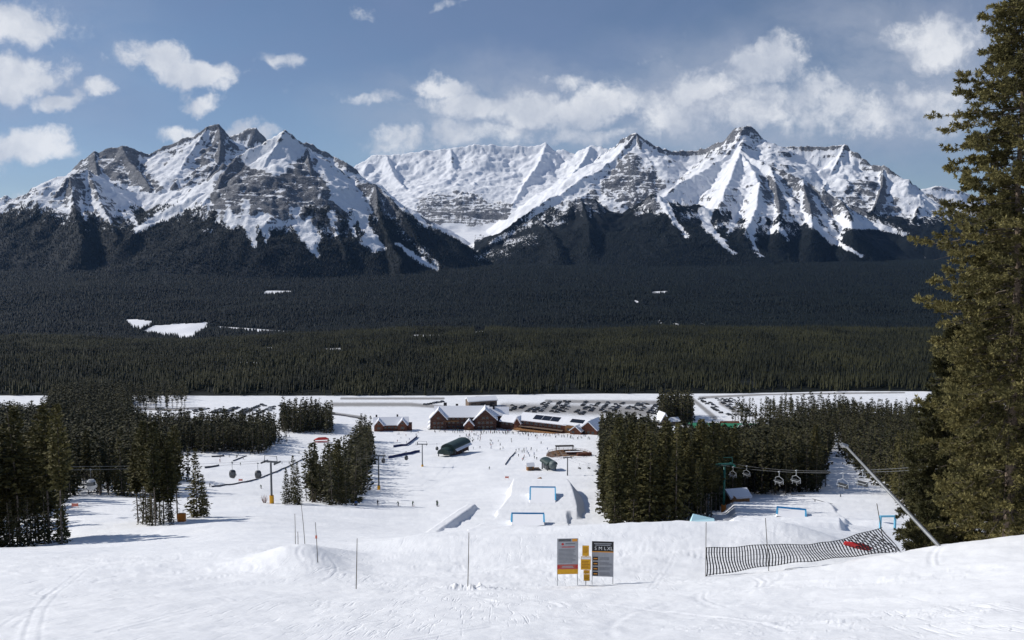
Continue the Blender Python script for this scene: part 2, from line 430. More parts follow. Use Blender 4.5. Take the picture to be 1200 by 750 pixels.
ridge([(868, 177, 9000), (882, 196, 8500), (890, 215, 8050), (886, 245, 7400), (872, 275, 6800)], 0.70, 30, 120, 0.5)
ridge([(868, 177, 9000), (885, 186, 8750), (903, 195, 8550), (922, 203, 8400), (940, 211, 8250), (962, 221, 8100), (985, 232, 7950), (1010, 243, 7800), (1035, 254, 7650), (1060, 264, 7500), (1110, 284, 7200), (1180, 300, 6900)], 0.70, 70, 150, 0.5)
ridge([(903, 195, 8550), (910, 220, 8000), (914, 248, 7400), (912, 276, 6800)], 0.70, 50, 120, 0.5)
ridge([(940, 211, 8250), (948, 236, 7700), (952, 262, 7150), (950, 284, 6700)], 0.70, 50, 120, 0.5)
ridge([(985, 232, 7950), (996, 254, 7400), (1000, 280, 6800)], 0.70, 40, 120, 0.5)
ridge([(990, 169, 9200), (980, 190, 8950), (970, 208, 8750), (965, 218, 8500)], 0.70, 110, 130, 0.7)
ridge([(1035, 194, 8800), (1034, 216, 8500), (1028, 236, 8200), (1020, 250, 7950)], 0.70, 110, 130, 0.8)
ridge([(1077, 219, 8500), (1078, 238, 8200), (1072, 256, 7900)], 0.70, 80, 120, 0.7)
ridge([(1060, 235, 12000), (1080, 220, 12000), (1103, 217, 12000), (1130, 225, 12000), (1200, 250, 12000), (1300, 260, 12000)], 0.70, 200, 260)
# the low wooded knobs in front of the right massif
ridge([(548, 310, 6850), (556, 299, 6950), (566, 290, 7050), (580, 280, 7150), (594, 270, 7250), (610, 261, 7350), (626, 254, 7400), (642, 246, 7450), (656, 239, 7450), (668, 234, 7450), (680, 232, 7450), (696, 233, 7450), (704, 240, 7450), (712, 253, 7450), (722, 257, 7450), (738, 244, 7450), (748, 237, 7450), (757, 232, 7430), (764, 228, 7400), (772, 228, 7400), (780, 234, 7400), (792, 242, 7400), (812, 240, 7450), (840, 245, 7400)], 0.60, 60, 120, 0.6)
ridge([(680, 232, 7450), (686, 246, 7250), (690, 262, 6950), (690, 285, 6500)], 0.45, 70, 100, 0.6)
ridge([(772, 228, 7400), (780, 244, 7150), (790, 264, 6800), (800, 286, 6400)], 0.4, 30, 100, 0.5)
ridge([(626, 254, 7400), (640, 266, 7100), (650, 282, 6700), (655, 300, 6300)], 0.4, 40, 100, 0.5)
# ---- the built snow of the park: long mounds the jumps stand on
MOUNDS = []   # centre line points (x, y, half width, z) and side slope
def mound(pts, side=1.15, left=0.9):
    out = []
    for pl, pr, row, Y in pts:
        a, b_ = at(pl, row, Y), at(pr, row, Y); out.append(((a.x + b_.x) / 2, Y, (b_.x - a.x) / 2, a.z))
    MOUNDS.append((np.array(out), side, left / side))
mound([(548, 668, 620, 135), (556, 667, 617.5, 150), (563, 666, 614, 165), (572, 665, 613, 180), (580, 664, 606.5, 195), (587, 663, 598.5, 210)], 1.25, 2.2)
mound([(582, 676, 599, 205), (588, 676, 592.5, 228), (594, 674, 584.5, 250), (598, 673, 580.5, 270), (599, 671, 573, 290), (600, 668, 565, 315), (602, 664, 560.5, 335)], 1.25, 2.2)
mound([(500, 511, 623, 138), (515, 526, 612.5, 160), (532, 543, 600.5, 195), (548, 557, 590.5, 235)], 1.2, 0.9)
mound([(858, 984, 613, 96), (860, 984, 607.5, 104), (862, 983, 606, 110)], 1.2, 1.0)
mound([(866, 990, 609, 112), (866, 990, 607, 130), (864, 985, 604.5, 152), (862, 980, 601, 166), (860, 975, 592, 185), (860, 970, 588, 200)], 0.8, 0.9)
def raise_mounds(x, y, z):
    for pts, side, lf in MOUNDS:
        m = (y > pts[0, 1] - 9) & (y < pts[-1, 1] + 25) & (np.abs(x - np.interp(y, pts[:, 1], pts[:, 0])) < 26)
        if not np.any(m): continue
        xx, yy = (x[m], y[m]) if z.ndim else (x, y)
        c = np.interp(yy, pts[:, 1], pts[:, 0]); w = np.interp(yy, pts[:, 1], pts[:, 2]); t = np.interp(yy, pts[:, 1], pts[:, 3])
        d = np.maximum(np.abs(xx - c) - w, 0) + 0.55 * np.maximum(pts[0, 1] - yy, 0) + 0.45 * np.maximum(yy - pts[-1, 1], 0)
        d = np.where(xx < c, lf * d, d)
        top = t - side * d + 0.07 * fbm(xx / 1.1, yy / 1.6, 201, 2)
        if z.ndim: z[m] = np.maximum(z[m], top)
        else: z = np.maximum(z, top)
    return z
_ground_plain = ground
def ground(x, y):
    x = np.asarray(x, float); y = np.asarray(y, float)
    return raise_mounds(x, y, _ground_plain(x, y))
# ------------------------------------------------------------------ the sheets: snow slope, valley floor, mountains
def grid_faces(nr, nc):
    i = np.arange((nr - 1) * (nc - 1)); r, c = i // (nc - 1), i % (nc - 1)
    a = r * nc + c
    return np.stack([a, a + 1, a + nc + 1, a + nc], 1)

# ---- mountains
M_AZ = np.concatenate([np.linspace(-1.0, -0.66, 60)[:-1], np.linspace(-0.66, 0.66, 1060), np.linspace(0.66, 1.0, 60)[1:]])
M_Y = np.concatenate([np.linspace(4600, 5200, 40)[:-1], np.linspace(5200, 9600, 400)[:-1], np.linspace(9600, 14200, 220)])
MA, MY = np.meshgrid(M_AZ, M_Y)
MX = MA * MY
base = base_height(MX, MY)
wx = MX + 90 * fbm(MX / 700, MY / 700, 71, 3) + 28 * fbm(MX / 170, MY / 170, 75, 2)
wy = MY + 90 * fbm(MX / 700 + 50, MY / 700, 81, 3) + 28 * fbm(MX / 170 + 9, MY / 170, 85, 2)
H = base.copy()
rng = random.Random(5)

def raise_ridge(pts, s, A, L, H, smooth=18.0):
    for p, q in zip(pts[:-1], pts[1:]):
        zmax = max(p[2], q[2])
        R = min(max((zmax + 220.0) / s, 300.0), 2600.0)
        ylo, yhi = min(p[1], q[1]) - R, max(p[1], q[1]) + R
        r0, r1 = np.searchsorted(M_Y, ylo), np.searchsorted(M_Y, yhi)
        if r1 <= r0: continue
        Yr = max(min(p[1], q[1]) - R, 3000.0)
        al = min((min(p[0], q[0]) - R) / Yr, (min(p[0], q[0]) - R) / (max(p[1], q[1]) + R))
        ah = max((max(p[0], q[0]) + R) / Yr, (max(p[0], q[0]) + R) / (max(p[1], q[1]) + R))
        c0, c1 = np.searchsorted(M_AZ, al), np.searchsorted(M_AZ, ah)
        if c1 <= c0: continue
        x, y, w, v = MX[r0:r1, c0:c1], MY[r0:r1, c0:c1], wx[r0:r1, c0:c1], wy[r0:r1, c0:c1]
        dx, dy = q[0] - p[0], q[1] - p[1]
        ll = dx * dx + dy * dy + 1e-6
        # close to the crest use true coordinates so the skyline keeps its place
        t0 = np.clip(((x - p[0]) * dx + (y - p[1]) * dy) / ll, 0, 1)
        d0 = np.hypot(x - p[0] - t0 * dx, y - p[1] - t0 * dy)
        k = sstep(d0, 30, 260)
        w = x + (w - x) * k; v = y + (v - y) * k
        t = np.clip(((w - p[0]) * dx + (v - p[1]) * dy) / ll, 0, 1)
        d = np.hypot(w - p[0] - t * dx, v - p[1] - t * dy)
        z = p[2] + t * (q[2] - p[2]) - (A * (1 - np.exp(-d / L)) + s * d)
        H[r0:r1, c0:c1] = np.maximum(H[r0:r1, c0:c1], z)

for pts, s, A, L, sp, flat in RIDGES:
    raise_ridge(pts, s, A, L, H)
    if sp <= 0: continue
    # ribs running down both flanks
    seglen = np.hypot(*(np.diff(pts[:, :2], axis=0).T)); tot = np.concatenate([[0], np.cumsum(seglen)])
    step = 175.0
    k = rng.uniform(0, step)
    while k < tot[-1]:
        i = min(np.searchsorted(tot, k, side='right') - 1, len(seglen) - 1)
        f = (k - tot[i]) / max(seglen[i], 1e-6)
        p = pts[i] * (1 - f) + pts[i + 1] * f
        dx, dy = (pts[i + 1] - pts[i])[:2] / max(seglen[i], 1e-6)
        if p[2] < 130: k += step; continue
        for side in (-1, 1):
            if rng.random() > 0.62: continue
            ang = math.atan2(side * dx, -side * dy) + rng.uniform(-0.55, 0.55)
            ln = rng.uniform(300, 900) * sp ** 0.5
            lift = rng.uniform(10, 36) * (0.5 + 0.5 * sp)
            rib = []
            for u in (0.02, 0.3, 0.65, 1.0):
                d = ln * u
                a2 = ang + 0.25 * math.sin(3 * u + k)
                rib.append((p[0] + math.cos(a2) * d, p[1] + math.sin(a2) * d, p[2] - (A * (1 - math.exp(-d / L)) + s * d) + lift * math.sin(math.pi * min(1.0, u * 1.05)) * (1 if u > .03 else 0) - 6))
            raise_ridge(np.array(rib), 0.62, 26, 40, H)
        k += step * rng.uniform(0.7, 1.4)

rel = np.clip(H - base, 0, None)                              # how far above the valley floor
hi = sstep(rel, 20, 260)
rg = ridged(wx / 330, wy / 330, 91, 4, 0.55) - 0.9
H = H + hi * (20 * rg + 8 * fbm(MX / 60, MY / 60, 95, 3))
H = H + sstep(rel, 0, 120) * 7 * fbm(MX / 140, MY / 140, 99, 3)
# layered rock: ledges every few tens of metres, dipping a little
dip = H + 0.05 * MX + 22 * fbm(MX / 800, MY / 800, 101, 2)
alp = sstep(H, 150, 420)
led = sstep(fbm(MX / 420, MY / 420, 105, 3), -0.25, 0.5)
H = H + alp * led * (4.0 * np.sin(dip * 2 * np.pi / 85.0) + 1.5 * np.sin(dip * 2 * np.pi / 37.0 + 1.3))

H = base + (H - base) * sstep(MY, 4620, 5150)
dHy, dHa = np.gradient(H, axis=0) / np.gradient(M_Y)[:, None], np.gradient(H, axis=1) / (np.gradient(M_AZ)[None, :] * MY)
gx = dHa; gy = dHy - MA * dHa
slope = np.hypot(gx, gy)
PXm, PYm = project(MX, MY, H)
# curvature: gullies hold snow, ribs are bare
def blur(a, n):
    for _ in range(n):
        a = (np.roll(a, 1, 0) + np.roll(a, -1, 0) + np.roll(a, 1, 1) + np.roll(a, -1, 1) + 2 * a) / 6
    return a
curv = np.clip((blur(H, 14) - H) / 14.0, -1.2, 1.2)

def paint_lines(lines, PX, PY, out):
    """wide strokes given in photo pixels, laid onto the ground they fall on"""
    for pts in lines:
        for p, q in zip(pts[:-1], pts[1:]):
            rr = max(p[2], q[2]) * 2.2 + 2
            m = (PX > min(p[0], q[0]) - rr) & (PX < max(p[0], q[0]) + rr) & (PY > min(p[1], q[1]) - rr) & (PY < max(p[1], q[1]) + rr)
            if not m.any(): continue
            x, y = PX[m], PY[m]
            dx, dy = q[0] - p[0], q[1] - p[1]; ll = dx * dx + dy * dy + 1e-6
            t = np.clip(((x - p[0]) * dx + (y - p[1]) * dy) / ll, 0, 1)
            d = np.hypot(x - p[0] - t * dx, y - p[1] - t * dy)
            w = p[2] + t * (q[2] - p[2])
            out[m] = np.maximum(out[m], 1.0 - d / (2 * w))
    return out

CHUTES = [
    [(247, 222, 3), (222, 238, 3.5), (190, 254, 4), (160, 270, 3)], [(118, 208, 4), (136, 228, 2.5), (152, 248, 2), (158, 262, 1.5)], [(100, 213, 1.5), (113, 240, 2), (130, 262, 1.2)],
    [(86, 218, 1.2), (80, 248, 1.6)], [(94, 230, 1), (99, 258, 1.2)],
    [(286, 238, 3), (291, 258, 4.5), (299, 288, 2.5)], [(304, 246, 2), (310, 264, 2.5), (313, 284, 1.5)], [(267, 240, 1.5), (271, 266, 1.5)], [(344, 246, 4), (356, 270, 6), (371, 298, 3.5)], [(362, 258, 3), (372, 282, 3)],
    [(389, 250, 2.5), (394, 274, 1.8)], [(420, 236, 4), (428, 268, 4.5), (448, 290, 3)], [(428, 280, 5), (440, 292, 4)], [(466, 286, 1.5), (490, 304, 2.5), (512, 316, 1.8)], [(410, 256, 1.5), (416, 276, 1.5)],
    [(868, 199, 4), (843, 228, 4), (826, 247, 4.5), (828, 264, 4), (843, 281, 3), (860, 297, 1.6)], [(871, 205, 2), (866, 238, 2.2), (862, 256, 2.5), (853, 274, 1.8)],
    [(884, 199, 3), (889, 226, 3), (881, 254, 4.5), (879, 276, 4), (885, 291, 2.5), (891, 302, 1)], [(900, 197, 2), (922, 230, 2.2), (948, 258, 3), (978, 284, 3), (1012, 301, 1.2)], [(939, 214, 2), (939, 243, 1.8)],
    [(955, 232, 2.2), (973, 268, 2.6), (985, 280, 2)], [(984, 254, 2.5), (987, 272, 1.5)], [(780, 238, 1.6), (791, 262, 2), (808, 278, 1.2)], [(912, 264, 1.2), (924, 282, 1)], [(903, 272, 1.5), (912, 262, 1.5)],
    [(925, 240, 1.5), (938, 262, 1.6)], [(896, 250, 1.2), (893, 262, 1.2)], [(1002, 250, 1.6), (1010, 268, 1.2)], [(985, 262, 3), (1030, 266, 2.2), (1060, 274, 1)],
    [(772, 230, 1.6), (786, 254, 1.5), (805, 278, 1.2)]
]
chute = paint_lines(CHUTES, PXm + 3.5 * fbm(MX / 70, MY / 70, 131, 3), PYm, np.zeros_like(H))
PATCHY = [[(596, 286, 7), (624, 280, 6)], [(560, 302, 6), (592, 294, 7)], [(575, 284, 4), (620, 264, 4)], [(630, 262, 3), (655, 262, 5)], [(745, 250, 4), (770, 240, 6)], [(800, 255, 5), (830, 250, 4)],
          [(60, 240, 8), (76, 250, 8)], [(100, 240, 10), (150, 262, 8)], [(260, 256, 8), (330, 262, 10), (400, 272, 10)], [(850, 240, 10), (960, 250, 12), (1000, 262, 8)], [(840, 262, 5), (930, 270, 6)], [(470, 270, 6), (510, 308, 5)], [(1000, 256, 6), (1060, 272, 5)], [(120, 268, 2), (142, 268, 2)], [(76, 262, 2), (68, 262, 2)], [(238, 270, 2), (246, 270, 2)]]
patchy = paint_lines(PATCHY, PXm, PYm, np.zeros_like(H))
tree_z = 265 + 60 * fbm(MX / 380, MY / 380, 111, 3) - 70 * curv
tree_z = tree_z + np.interp(PXm, [0, 60, 200, 260, 480, 560, 700, 840, 900, 1100], [30, 30, 20, -30, -10, 60, 150, 150, 90, 70])
tree_z = tree_z + 55 * fbm(MX / 34, (MY + 1.5 * H) / 500, 181, 3)
forest = 0.5 + (tree_z - H) / 210.0
forest = forest * 1.0
forest = np.where((PXm > 488) & (PXm < 556) & (MY > 6000) & (MY < 12000) & (PYm < 312), forest - 1.3 * sstep(MY, 6100, 6600), forest)
forest = forest - 0.9 * sstep(MY, 8300, 9200)
forest = np.clip(forest, 0, 1) - 1.25 * np.clip(chute, 0, 1) - 0.5 * np.clip(patchy, 0, 1)
streak = fbm(MX / 26 + 0.6 * fbm(MX / 200, MY / 200, 171, 2), (MY + 1.5 * H) / 420, 175, 3)
rock = 0.5 + (slope - 1.15) * 0.72 - 0.5 * curv + 0.30 * streak + 0.22 * fbm(wx / 60, MY / 60, 121, 3) + 0.10 * np.sin(dip * 2 * np.pi / 31.0)
rock = rock - 0.15 - 0.5 * sstep(MY, 10600, 11800)                  # the far wall is plastered white

ZW, ZH = 1300, 330
def zone_image(polys, n):
    img = np.zeros((ZH, ZW), np.float32)
    yy, xx = np.mgrid[0:ZH, 0:ZW]
    for w, poly in polys:
        p = np.array(poly, float); ins = np.zeros((ZH, ZW), bool)
        for (x0, y0), (x1, y1) in zip(p, np.roll(p, -1, 0)):
            if y0 == y1: continue
            c = ((yy < y0) != (yy < y1)) & (xx < (x1 - x0) * (yy - y0) / (y1 - y0) + x0)
            ins ^= c
        img = np.where(ins, w, img)
    return blur(img, n)
BARE = [(-0.75, [(405, 160), (720, 160), (735, 175), (690, 215), (640, 245), (545, 310), (500, 310), (470, 240), (420, 200)]),
        (0.95, [(488, 228), (520, 222), (560, 224), (572, 236), (600, 238), (596, 256), (560, 266), (530, 262), (500, 264), (488, 245)]), (0.3, [(524, 182), (552, 180), (550, 192), (528, 192)]),
        (0.75, [(88, 198), (111, 180), (141, 170), (160, 178), (176, 200), (190, 224), (165, 221), (140, 214), (112, 200)]), (0.5, [(246, 152), (258, 146), (283, 175), (262, 196), (240, 212), (215, 214), (222, 190), (236, 172)]),
        (-0.8, [(222, 172), (243, 152), (240, 165), (222, 185), (200, 210), (190, 195)]), (0.42, [(58, 228), (100, 218), (126, 244), (150, 264), (110, 268), (56, 262)]), (0.65, [(76, 206), (98, 204), (112, 222), (100, 240), (76, 232)]),
        (-0.8, [(278, 181), (306, 168), (334, 155), (350, 164), (362, 176), (348, 184), (330, 196), (308, 198), (294, 196)]), (0.95, [(274, 184), (296, 198), (330, 206), (350, 186), (366, 184), (372, 200), (392, 236), (420, 262), (428, 280), (380, 268), (340, 256), (290, 250), (250, 246), (244, 228)]),
        (-0.7, [(362, 176), (392, 200), (416, 213), (424, 240), (436, 268), (446, 292), (426, 282), (408, 254), (384, 216)]), (0.75, [(420, 214), (442, 215), (470, 250), (494, 290), (476, 296), (452, 276), (434, 246)]),
        (-0.7, [(106, 204), (150, 222), (215, 223), (252, 207), (240, 226), (190, 256), (160, 264), (134, 236)]), (-0.3, [(160, 185), (190, 176), (212, 200), (215, 218), (190, 222)]),
        (0.7, [(724, 186), (744, 176), (760, 196), (782, 214), (764, 238), (738, 242), (716, 232), (698, 222)]), (-0.1, [(728, 166), (746, 157), (790, 180), (800, 196), (764, 196)]), (-0.5, [(768, 196), (800, 188), (812, 196), (780, 216)]),
        (-0.85, [(764, 238), (786, 220), (830, 190), (866, 174), (904, 196), (890, 214), (850, 216), (800, 238)]), (-0.1, [(848, 166), (860, 150), (888, 153), (912, 178), (934, 200), (900, 192), (868, 176)]),
        (0.75, [(884, 204), (930, 210), (972, 232), (985, 254), (930, 250), (900, 240)]), (-0.6, [(930, 182), (990, 172), (1010, 192), (990, 214), (956, 222), (940, 206)]), (0.5, [(986, 226), (1000, 212), (1020, 208), (1052, 234), (1058, 252), (1020, 254), (990, 244)]), (-0.6, [(1026, 198), (1056, 208), (1100, 238), (1110, 258), (1070, 246), (1048, 222)]),
        (0.8, [(664, 236), (682, 232), (700, 234), (714, 256), (700, 264), (668, 262)]), (0.6, [(630, 254), (656, 242), (658, 262), (632, 270)]), (0.6, [(754, 236), (772, 229), (786, 240), (778, 252), (752, 252)])]
zimg = zone_image(BARE, 3)
zx = np.clip(PXm + 5 * fbm(MX / 110, MY / 110, 161, 3), 0, ZW - 1).astype(int); zy = np.clip(PYm + 4 * fbm(MX / 110, MY / 110, 165, 3), 0, ZH - 1).astype(int)
zone = zimg[zy, zx] * ((PXm > 0) & (PXm < ZW) & (PYm > 0) & (PYm < ZH))
rock = rock + 0.85 * zone
rock = rock - 1.2 * np.clip(chute, 0, 1)
forest = np.clip(forest, -1, 1); rock = np.clip(rock, -1, 1.5)

def snow_rock_forest(name):
    m = bpy.data.materials.new(name); m.use_nodes = True
    N = Nodes(m.node_tree); b = N.n['Principled BSDF']
    co = N.new('ShaderNodeTexCoord').outputs['Object']
    def attr(k):
        a = N.new('ShaderNodeAttribute'); a.attribute_name = k; return a.outputs['Fac']
    n1 = N.noise(co, 0.07, 8.0, 0.7)
    n2 = N.noise(co, 0.011, 6.0, 0.6)
    stretch = N.vmath('MULTIPLY', co, (0.004, 0.004, 0.05))
    n3 = N.noise(stretch, 1.0, 6.0, 0.65, 0.5)
    n4 = N.noise(N.vmath('MULTIPLY', co, (0.05, 0.012, 0.008)), 1.0, 5.0, 0.65, 0.4)
    rk = N.math('ADD', attr('rock'), N.math('MULTIPLY', N.math('SUBTRACT', n1, 0.5), 1.5))
    rk = N.math('ADD', rk, N.math('MULTIPLY', N.math('SUBTRACT', n3, 0.5), 1.4))
    rk = N.math('ADD', rk, N.math('MULTIPLY', N.math('SUBTRACT', n4, 0.5), 0.8))
    rk = N.math('ADD', rk, N.math('MULTIPLY', N.math('SUBTRACT', N.noise(co, 0.028, 5.0, 0.75), 0.5), 1.1))
    rk = N.ramp(rk, 0.46, 0.62)
    rockcol = N.mix(N.ramp(N.math('ADD', N.math('MULTIPLY', n2, 0.5), N.math('MULTIPLY', n3, 0.5)), 0.38, 0.62), (0.046, 0.049, 0.060), (0.140, 0.142, 0.152))
    dust = N.math('MULTIPLY', N.ramp(N.noise(co, 0.16, 5.0, 0.7), 0.48, 0.66), 0.55)
    rockcol = N.mix(dust, rockcol, (0.70, 0.72, 0.76))
    snowcol = N.mix(N.ramp(n2, 0.3, 0.7), (0.80, 0.82, 0.86), (0.88, 0.89, 0.91))
    c = N.mix(rk, snowcol, rockcol)
    fo = N.math('ADD', attr('forest'), N.math('MULTIPLY', N.math('SUBTRACT', N.noise(co, 0.07, 5.0, 0.75), 0.5), 1.5))
    fo = N.math('ADD', fo, N.math('MULTIPLY', N.math('SUBTRACT', N.noise(co, 0.012, 3.0, 0.5), 0.5), 0.7))
    fo = N.math('ADD', fo, N.math('MULTIPLY', N.math('SUBTRACT', n4, 0.5), 0.8))
    fo = N.ramp(fo, 0.42, 0.62)
    fcol = N.mix(N.ramp(N.noise(co, 0.1, 4.0, 0.7), 0.3, 0.7), (0.004, 0.007, 0.010), (0.010, 0.014, 0.017))  # blue of the haze over the lower forest is mixed into this colour
    N.l.new(N.mix(fo, c, fcol), b.inputs['Base Color'])
    b.inputs['Roughness'].default_value = 0.85
    b.inputs['Specular IOR Level'].default_value = 0.12
    bn = N.new('ShaderNodeBump'); bn.inputs['Strength'].default_value = 0.8; bn.inputs['Distance'].default_value = 9.0
    N.l.new(N.math('ADD', N.noise(co, 0.055, 6.0, 0.7), N.math('MULTIPLY', n3, N.math('MULTIPLY', rk, 1.6))), bn.inputs['Height']); N.l.new(bn.outputs[0], b.inputs['Normal'])
    return m

MAT_MOUNTAIN = snow_rock_forest('snow_rock_and_forest')
vm = np.stack([MX.ravel(), MY.ravel(), H.ravel()], 1)
mo = link('mountain_range', mesh_np('mountain_range', vm, grid_faces(*MX.shape), smooth=True, mats=[MAT_MOUNTAIN], attrs={'forest': forest, 'rock': rock}))
tag(mo, 'snow covered rocky mountain range with dark forest on its lower slopes', kind='structure')

# ---- valley floor, 950 m to the foot of the mountains
V_AZ = np.linspace(-1.0, 1.0, 700)
V_Y = np.exp(np.linspace(math.log(930), math.log(4680), 260))
VA, VY = np.meshgrid(V_AZ, V_Y); VX = VA * VY
def far_hills(x, y):
    k = sstep(y, 2600, 3300)
    z = k * (30 * fbm(x / 900, y / 700, 141, 3) * (1 - sstep(y, 4100, 4650)))
    return z + 7.0 * fbm(x / 330, y / 260, 145, 3) * (1 - sstep(y, 4300, 4650)) * sstep(y, 950, 1200)
def valley(x, y): return base_height(x, y) + far_hills(x, y)
VZ = valley(VX, VY) - 0.4
VP, VQ = project(VX, VY, VZ)
CLEARINGS = [[(452, 331, 2), (458, 331, 2)], [(312, 343, 2), (340, 342, 1.2)], [(485, 394, 1.6), (520, 394, 1.6)], [(556, 391, 2), (566, 390, 2)],
             [(381, 411, 2.2), (398, 410, 2.2)], [(282, 426, 1.6), (306, 426, 1.6)], [(714, 334, 1.3), (740, 334, 1.3)], [(765, 343, 1.2), (782, 342, 1.0)], [(744, 353, 1.2), (748, 354, 1)], [(256, 384, 1.4), (300, 387, 1.6), (345, 390, 1.2)], [(310, 408, 1), (322, 408, 1)],
             [(790, 380, 1.5), (794, 381, 1.5)], [(820, 380, 1.2), (824, 380, 1.2)], [(772, 376, 1), (775, 380, 1)], [(410, 386, 1.5), (412, 387, 1)]]
FIELD = None
def clearing(px, py):
    global FIELD
    if FIELD is None:
        big = [(1.0, [((x - 100) * 6, (y - 350) * 6) for x, y in poly]) for poly in ([(147, 374.5), (160, 374), (179, 376.5), (176, 380), (166, 386), (156, 384)], [(171, 386), (182, 381), (210, 379.5), (244, 377.5), (239, 387), (226, 394), (221, 398.5), (204, 394), (176, 391), (164, 390)])]
        FIELD = zone_image(big, 2)
    out = paint_lines(CLEARINGS, px, py, np.zeros_like(np.asarray(px, float)))
    ix = ((px - 100) * 6 + 6 * fbm(px / 3.0, py / 1.5, 211, 2)).astype(int); iy = ((py - 350) * 6).astype(int)
    m = (ix >= 0) & (ix < ZW) & (iy >= 0) & (iy < ZH)
    out[m] = np.maximum(out[m], FIELD[iy[m], ix[m]])
    return out
MAT_FLOOR = bpy.data.materials.new('forest_floor_and_snow'); MAT_FLOOR.use_nodes = True
_N = Nodes(MAT_FLOOR.node_tree); _b = _N.n['Principled BSDF']
_co = _N.new('ShaderNodeTexCoord').outputs['Object']
_a = _N.new('ShaderNodeAttribute'); _a.attribute_name = 'open_snow'
_f = _N.ramp(_N.math('ADD', _a.outputs['Fac'], _N.math('MULTIPLY', _N.math('SUBTRACT', _N.noise(_co, 0.02, 4.0, 0.6), 0.5), 0.35)), 0.42, 0.52)
_N.l.new(_N.mix(_f, _N.mix(_N.ramp(_N.noise(_co, 0.08, 5.0, 0.7), 0.35, 0.7), (0.006, 0.008, 0.007), (0.015, 0.018, 0.014)), (0.84, 0.85, 0.88)), _b.inputs['Base Color'])
_b.inputs['Roughness'].default_value = 0.9; _b.inputs['Specular IOR Level'].default_value = 0.1
vo = link('valley_floor', mesh_np('valley_floor', np.stack([VX.ravel(), VY.ravel(), VZ.ravel()], 1), grid_faces(*VX.shape), smooth=True, mats=[MAT_FLOOR],
          attrs={'open_snow': np.maximum(clearing(VP, VQ), 1.2 * (1 - sstep(VY, 935, 990)))}))
tag(vo, 'wide forested valley floor with small snow clearings', kind='structure')

# ---- snow slope, from under the camera to the car parks
S_AZ = np.concatenate([np.linspace(-1.0, -0.655, 70)[:-1], np.linspace(-0.655, 0.655, 1000), np.linspace(0.655, 1.0, 70)[1:]])
inv = np.linspace(1 / 3.0, 1 / 11.0, 40)
S_Y = np.concatenate([1 / inv[:-1], 1 / np.linspace(1 / 11.0, 1 / 62.0, 270)[:-1], 1 / np.linspace(1 / 62.0, 1 / 260.0, 170)[:-1], np.linspace(260, 955, 230)])
SA, SY = np.meshgrid(S_AZ, S_Y); SX = SA * SY
SZ = ground(SX, SY)

# ski tracks: curved grooves with a little throw of snow on one side
trng = random.Random(17)
def groove(pts, w, depth):
    pts = np.array(pts)
    for p, q in zip(pts[:-1], pts[1:]):
        y0, y1 = min(p[1], q[1]) - 1.2, max(p[1], q[1]) + 1.2
        r0, r1 = np.searchsorted(S_Y, y0), np.searchsorted(S_Y, y1)
        if r1 <= r0: continue
        c0 = np.searchsorted(S_AZ, (min(p[0], q[0]) - 1.2) / (y0 if p[0] < 0 else y1)) - 2; c1 = np.searchsorted(S_AZ, (max(p[0], q[0]) + 1.2) / (y1 if q[0] < 0 else y0)) + 2
        c0 = max(c0, 0)
        x, y = SX[r0:r1, c0:c1], SY[r0:r1, c0:c1]
        if x.size == 0: continue
        dx, dy = q[0] - p[0], q[1] - p[1]; ll = math.sqrt(dx * dx + dy * dy) + 1e-9
        t = ((x - p[0]) * dx + (y - p[1]) * dy) / ll
        s = (-(x - p[0]) * dy + (y - p[1]) * dx) / ll
        inside = (t >= 0) & (t < ll)
        SZ[r0:r1, c0:c1] += np.where(inside, -depth * np.exp(-(s / w) ** 2) + 0.55 * depth * np.exp(-((s - 1.8 * w) / (1.1 * w)) ** 2), 0)
for k in range(150):
    Y = trng.uniform(21, 58); x = trng.uniform(-0.6, 0.6) * Y
    ang = trng.uniform(-0.5, 0.5) + math.pi / 2 if k % 2 else trng.uniform(-0.35, 0.35) + (0 if trng.random() < .5 else math.pi)
    turn = trng.uniform(-0.09, 0.09); pts = [(x, Y)]
    for i in range(trng.randint(8, 30)):
        ang += turn + trng.uniform(-.02, .02)
        pts.append((pts[-1][0] + 0.55 * math.cos(ang), pts[-1][1] + 0.55 * math.sin(ang)))
    groove(pts, trng.uniform(0.05, 0.12), trng.uniform(0.006, 0.022))
    if trng.random() < .5: groove([(a + 0.28, b + .1) for a, b in pts], 0.06, 0.012)
def px_track(pts, w, depth, twin=0.3):
    P3 = []
    for (x0, y0), (x1, y1) in zip(pts[:-1], pts[1:]):
        for k in range(10):
            px, py = x0 + (x1 - x0) * k / 10, y0 + (y1 - y0) * k / 10
            Y = y_for_row(px, py, 12, 62); P3.append((pix_dir(px, py)[0] * Y, Y))
    groove(P3, w, depth)
    if twin: groove([(a + twin, b + 0.05) for a, b in P3], w, depth * 0.8)
for pts in ([(28, 752), (31, 738), (40, 715), (55, 698), (90, 672), (130, 652)], [(0, 735), (20, 722), (60, 712)], [(0, 704), (60, 690), (160, 664), (230, 648)], [(110, 742), (230, 712), (420, 700), (560, 706)],
            [(470, 752), (560, 734), (690, 720), (830, 716)], [(366, 716), (374, 712), (377, 704)], [(640, 745), (800, 728), (1000, 722), (1200, 712)], [(700, 700), (860, 698), (1040, 682), (1200, 664)], [(560, 684), (600, 664), (640, 640), (650, 630)], [(440, 676), (500, 654), (560, 636)],
            [(760, 690), (780, 664), (790, 640)], [(200, 700), (330, 668), (420, 652)], [(860, 748), (1000, 736), (1200, 734)], [(60, 752), (200, 730), (330, 738), (480, 722)]):
    px_track(pts, 0.055, 0.009)
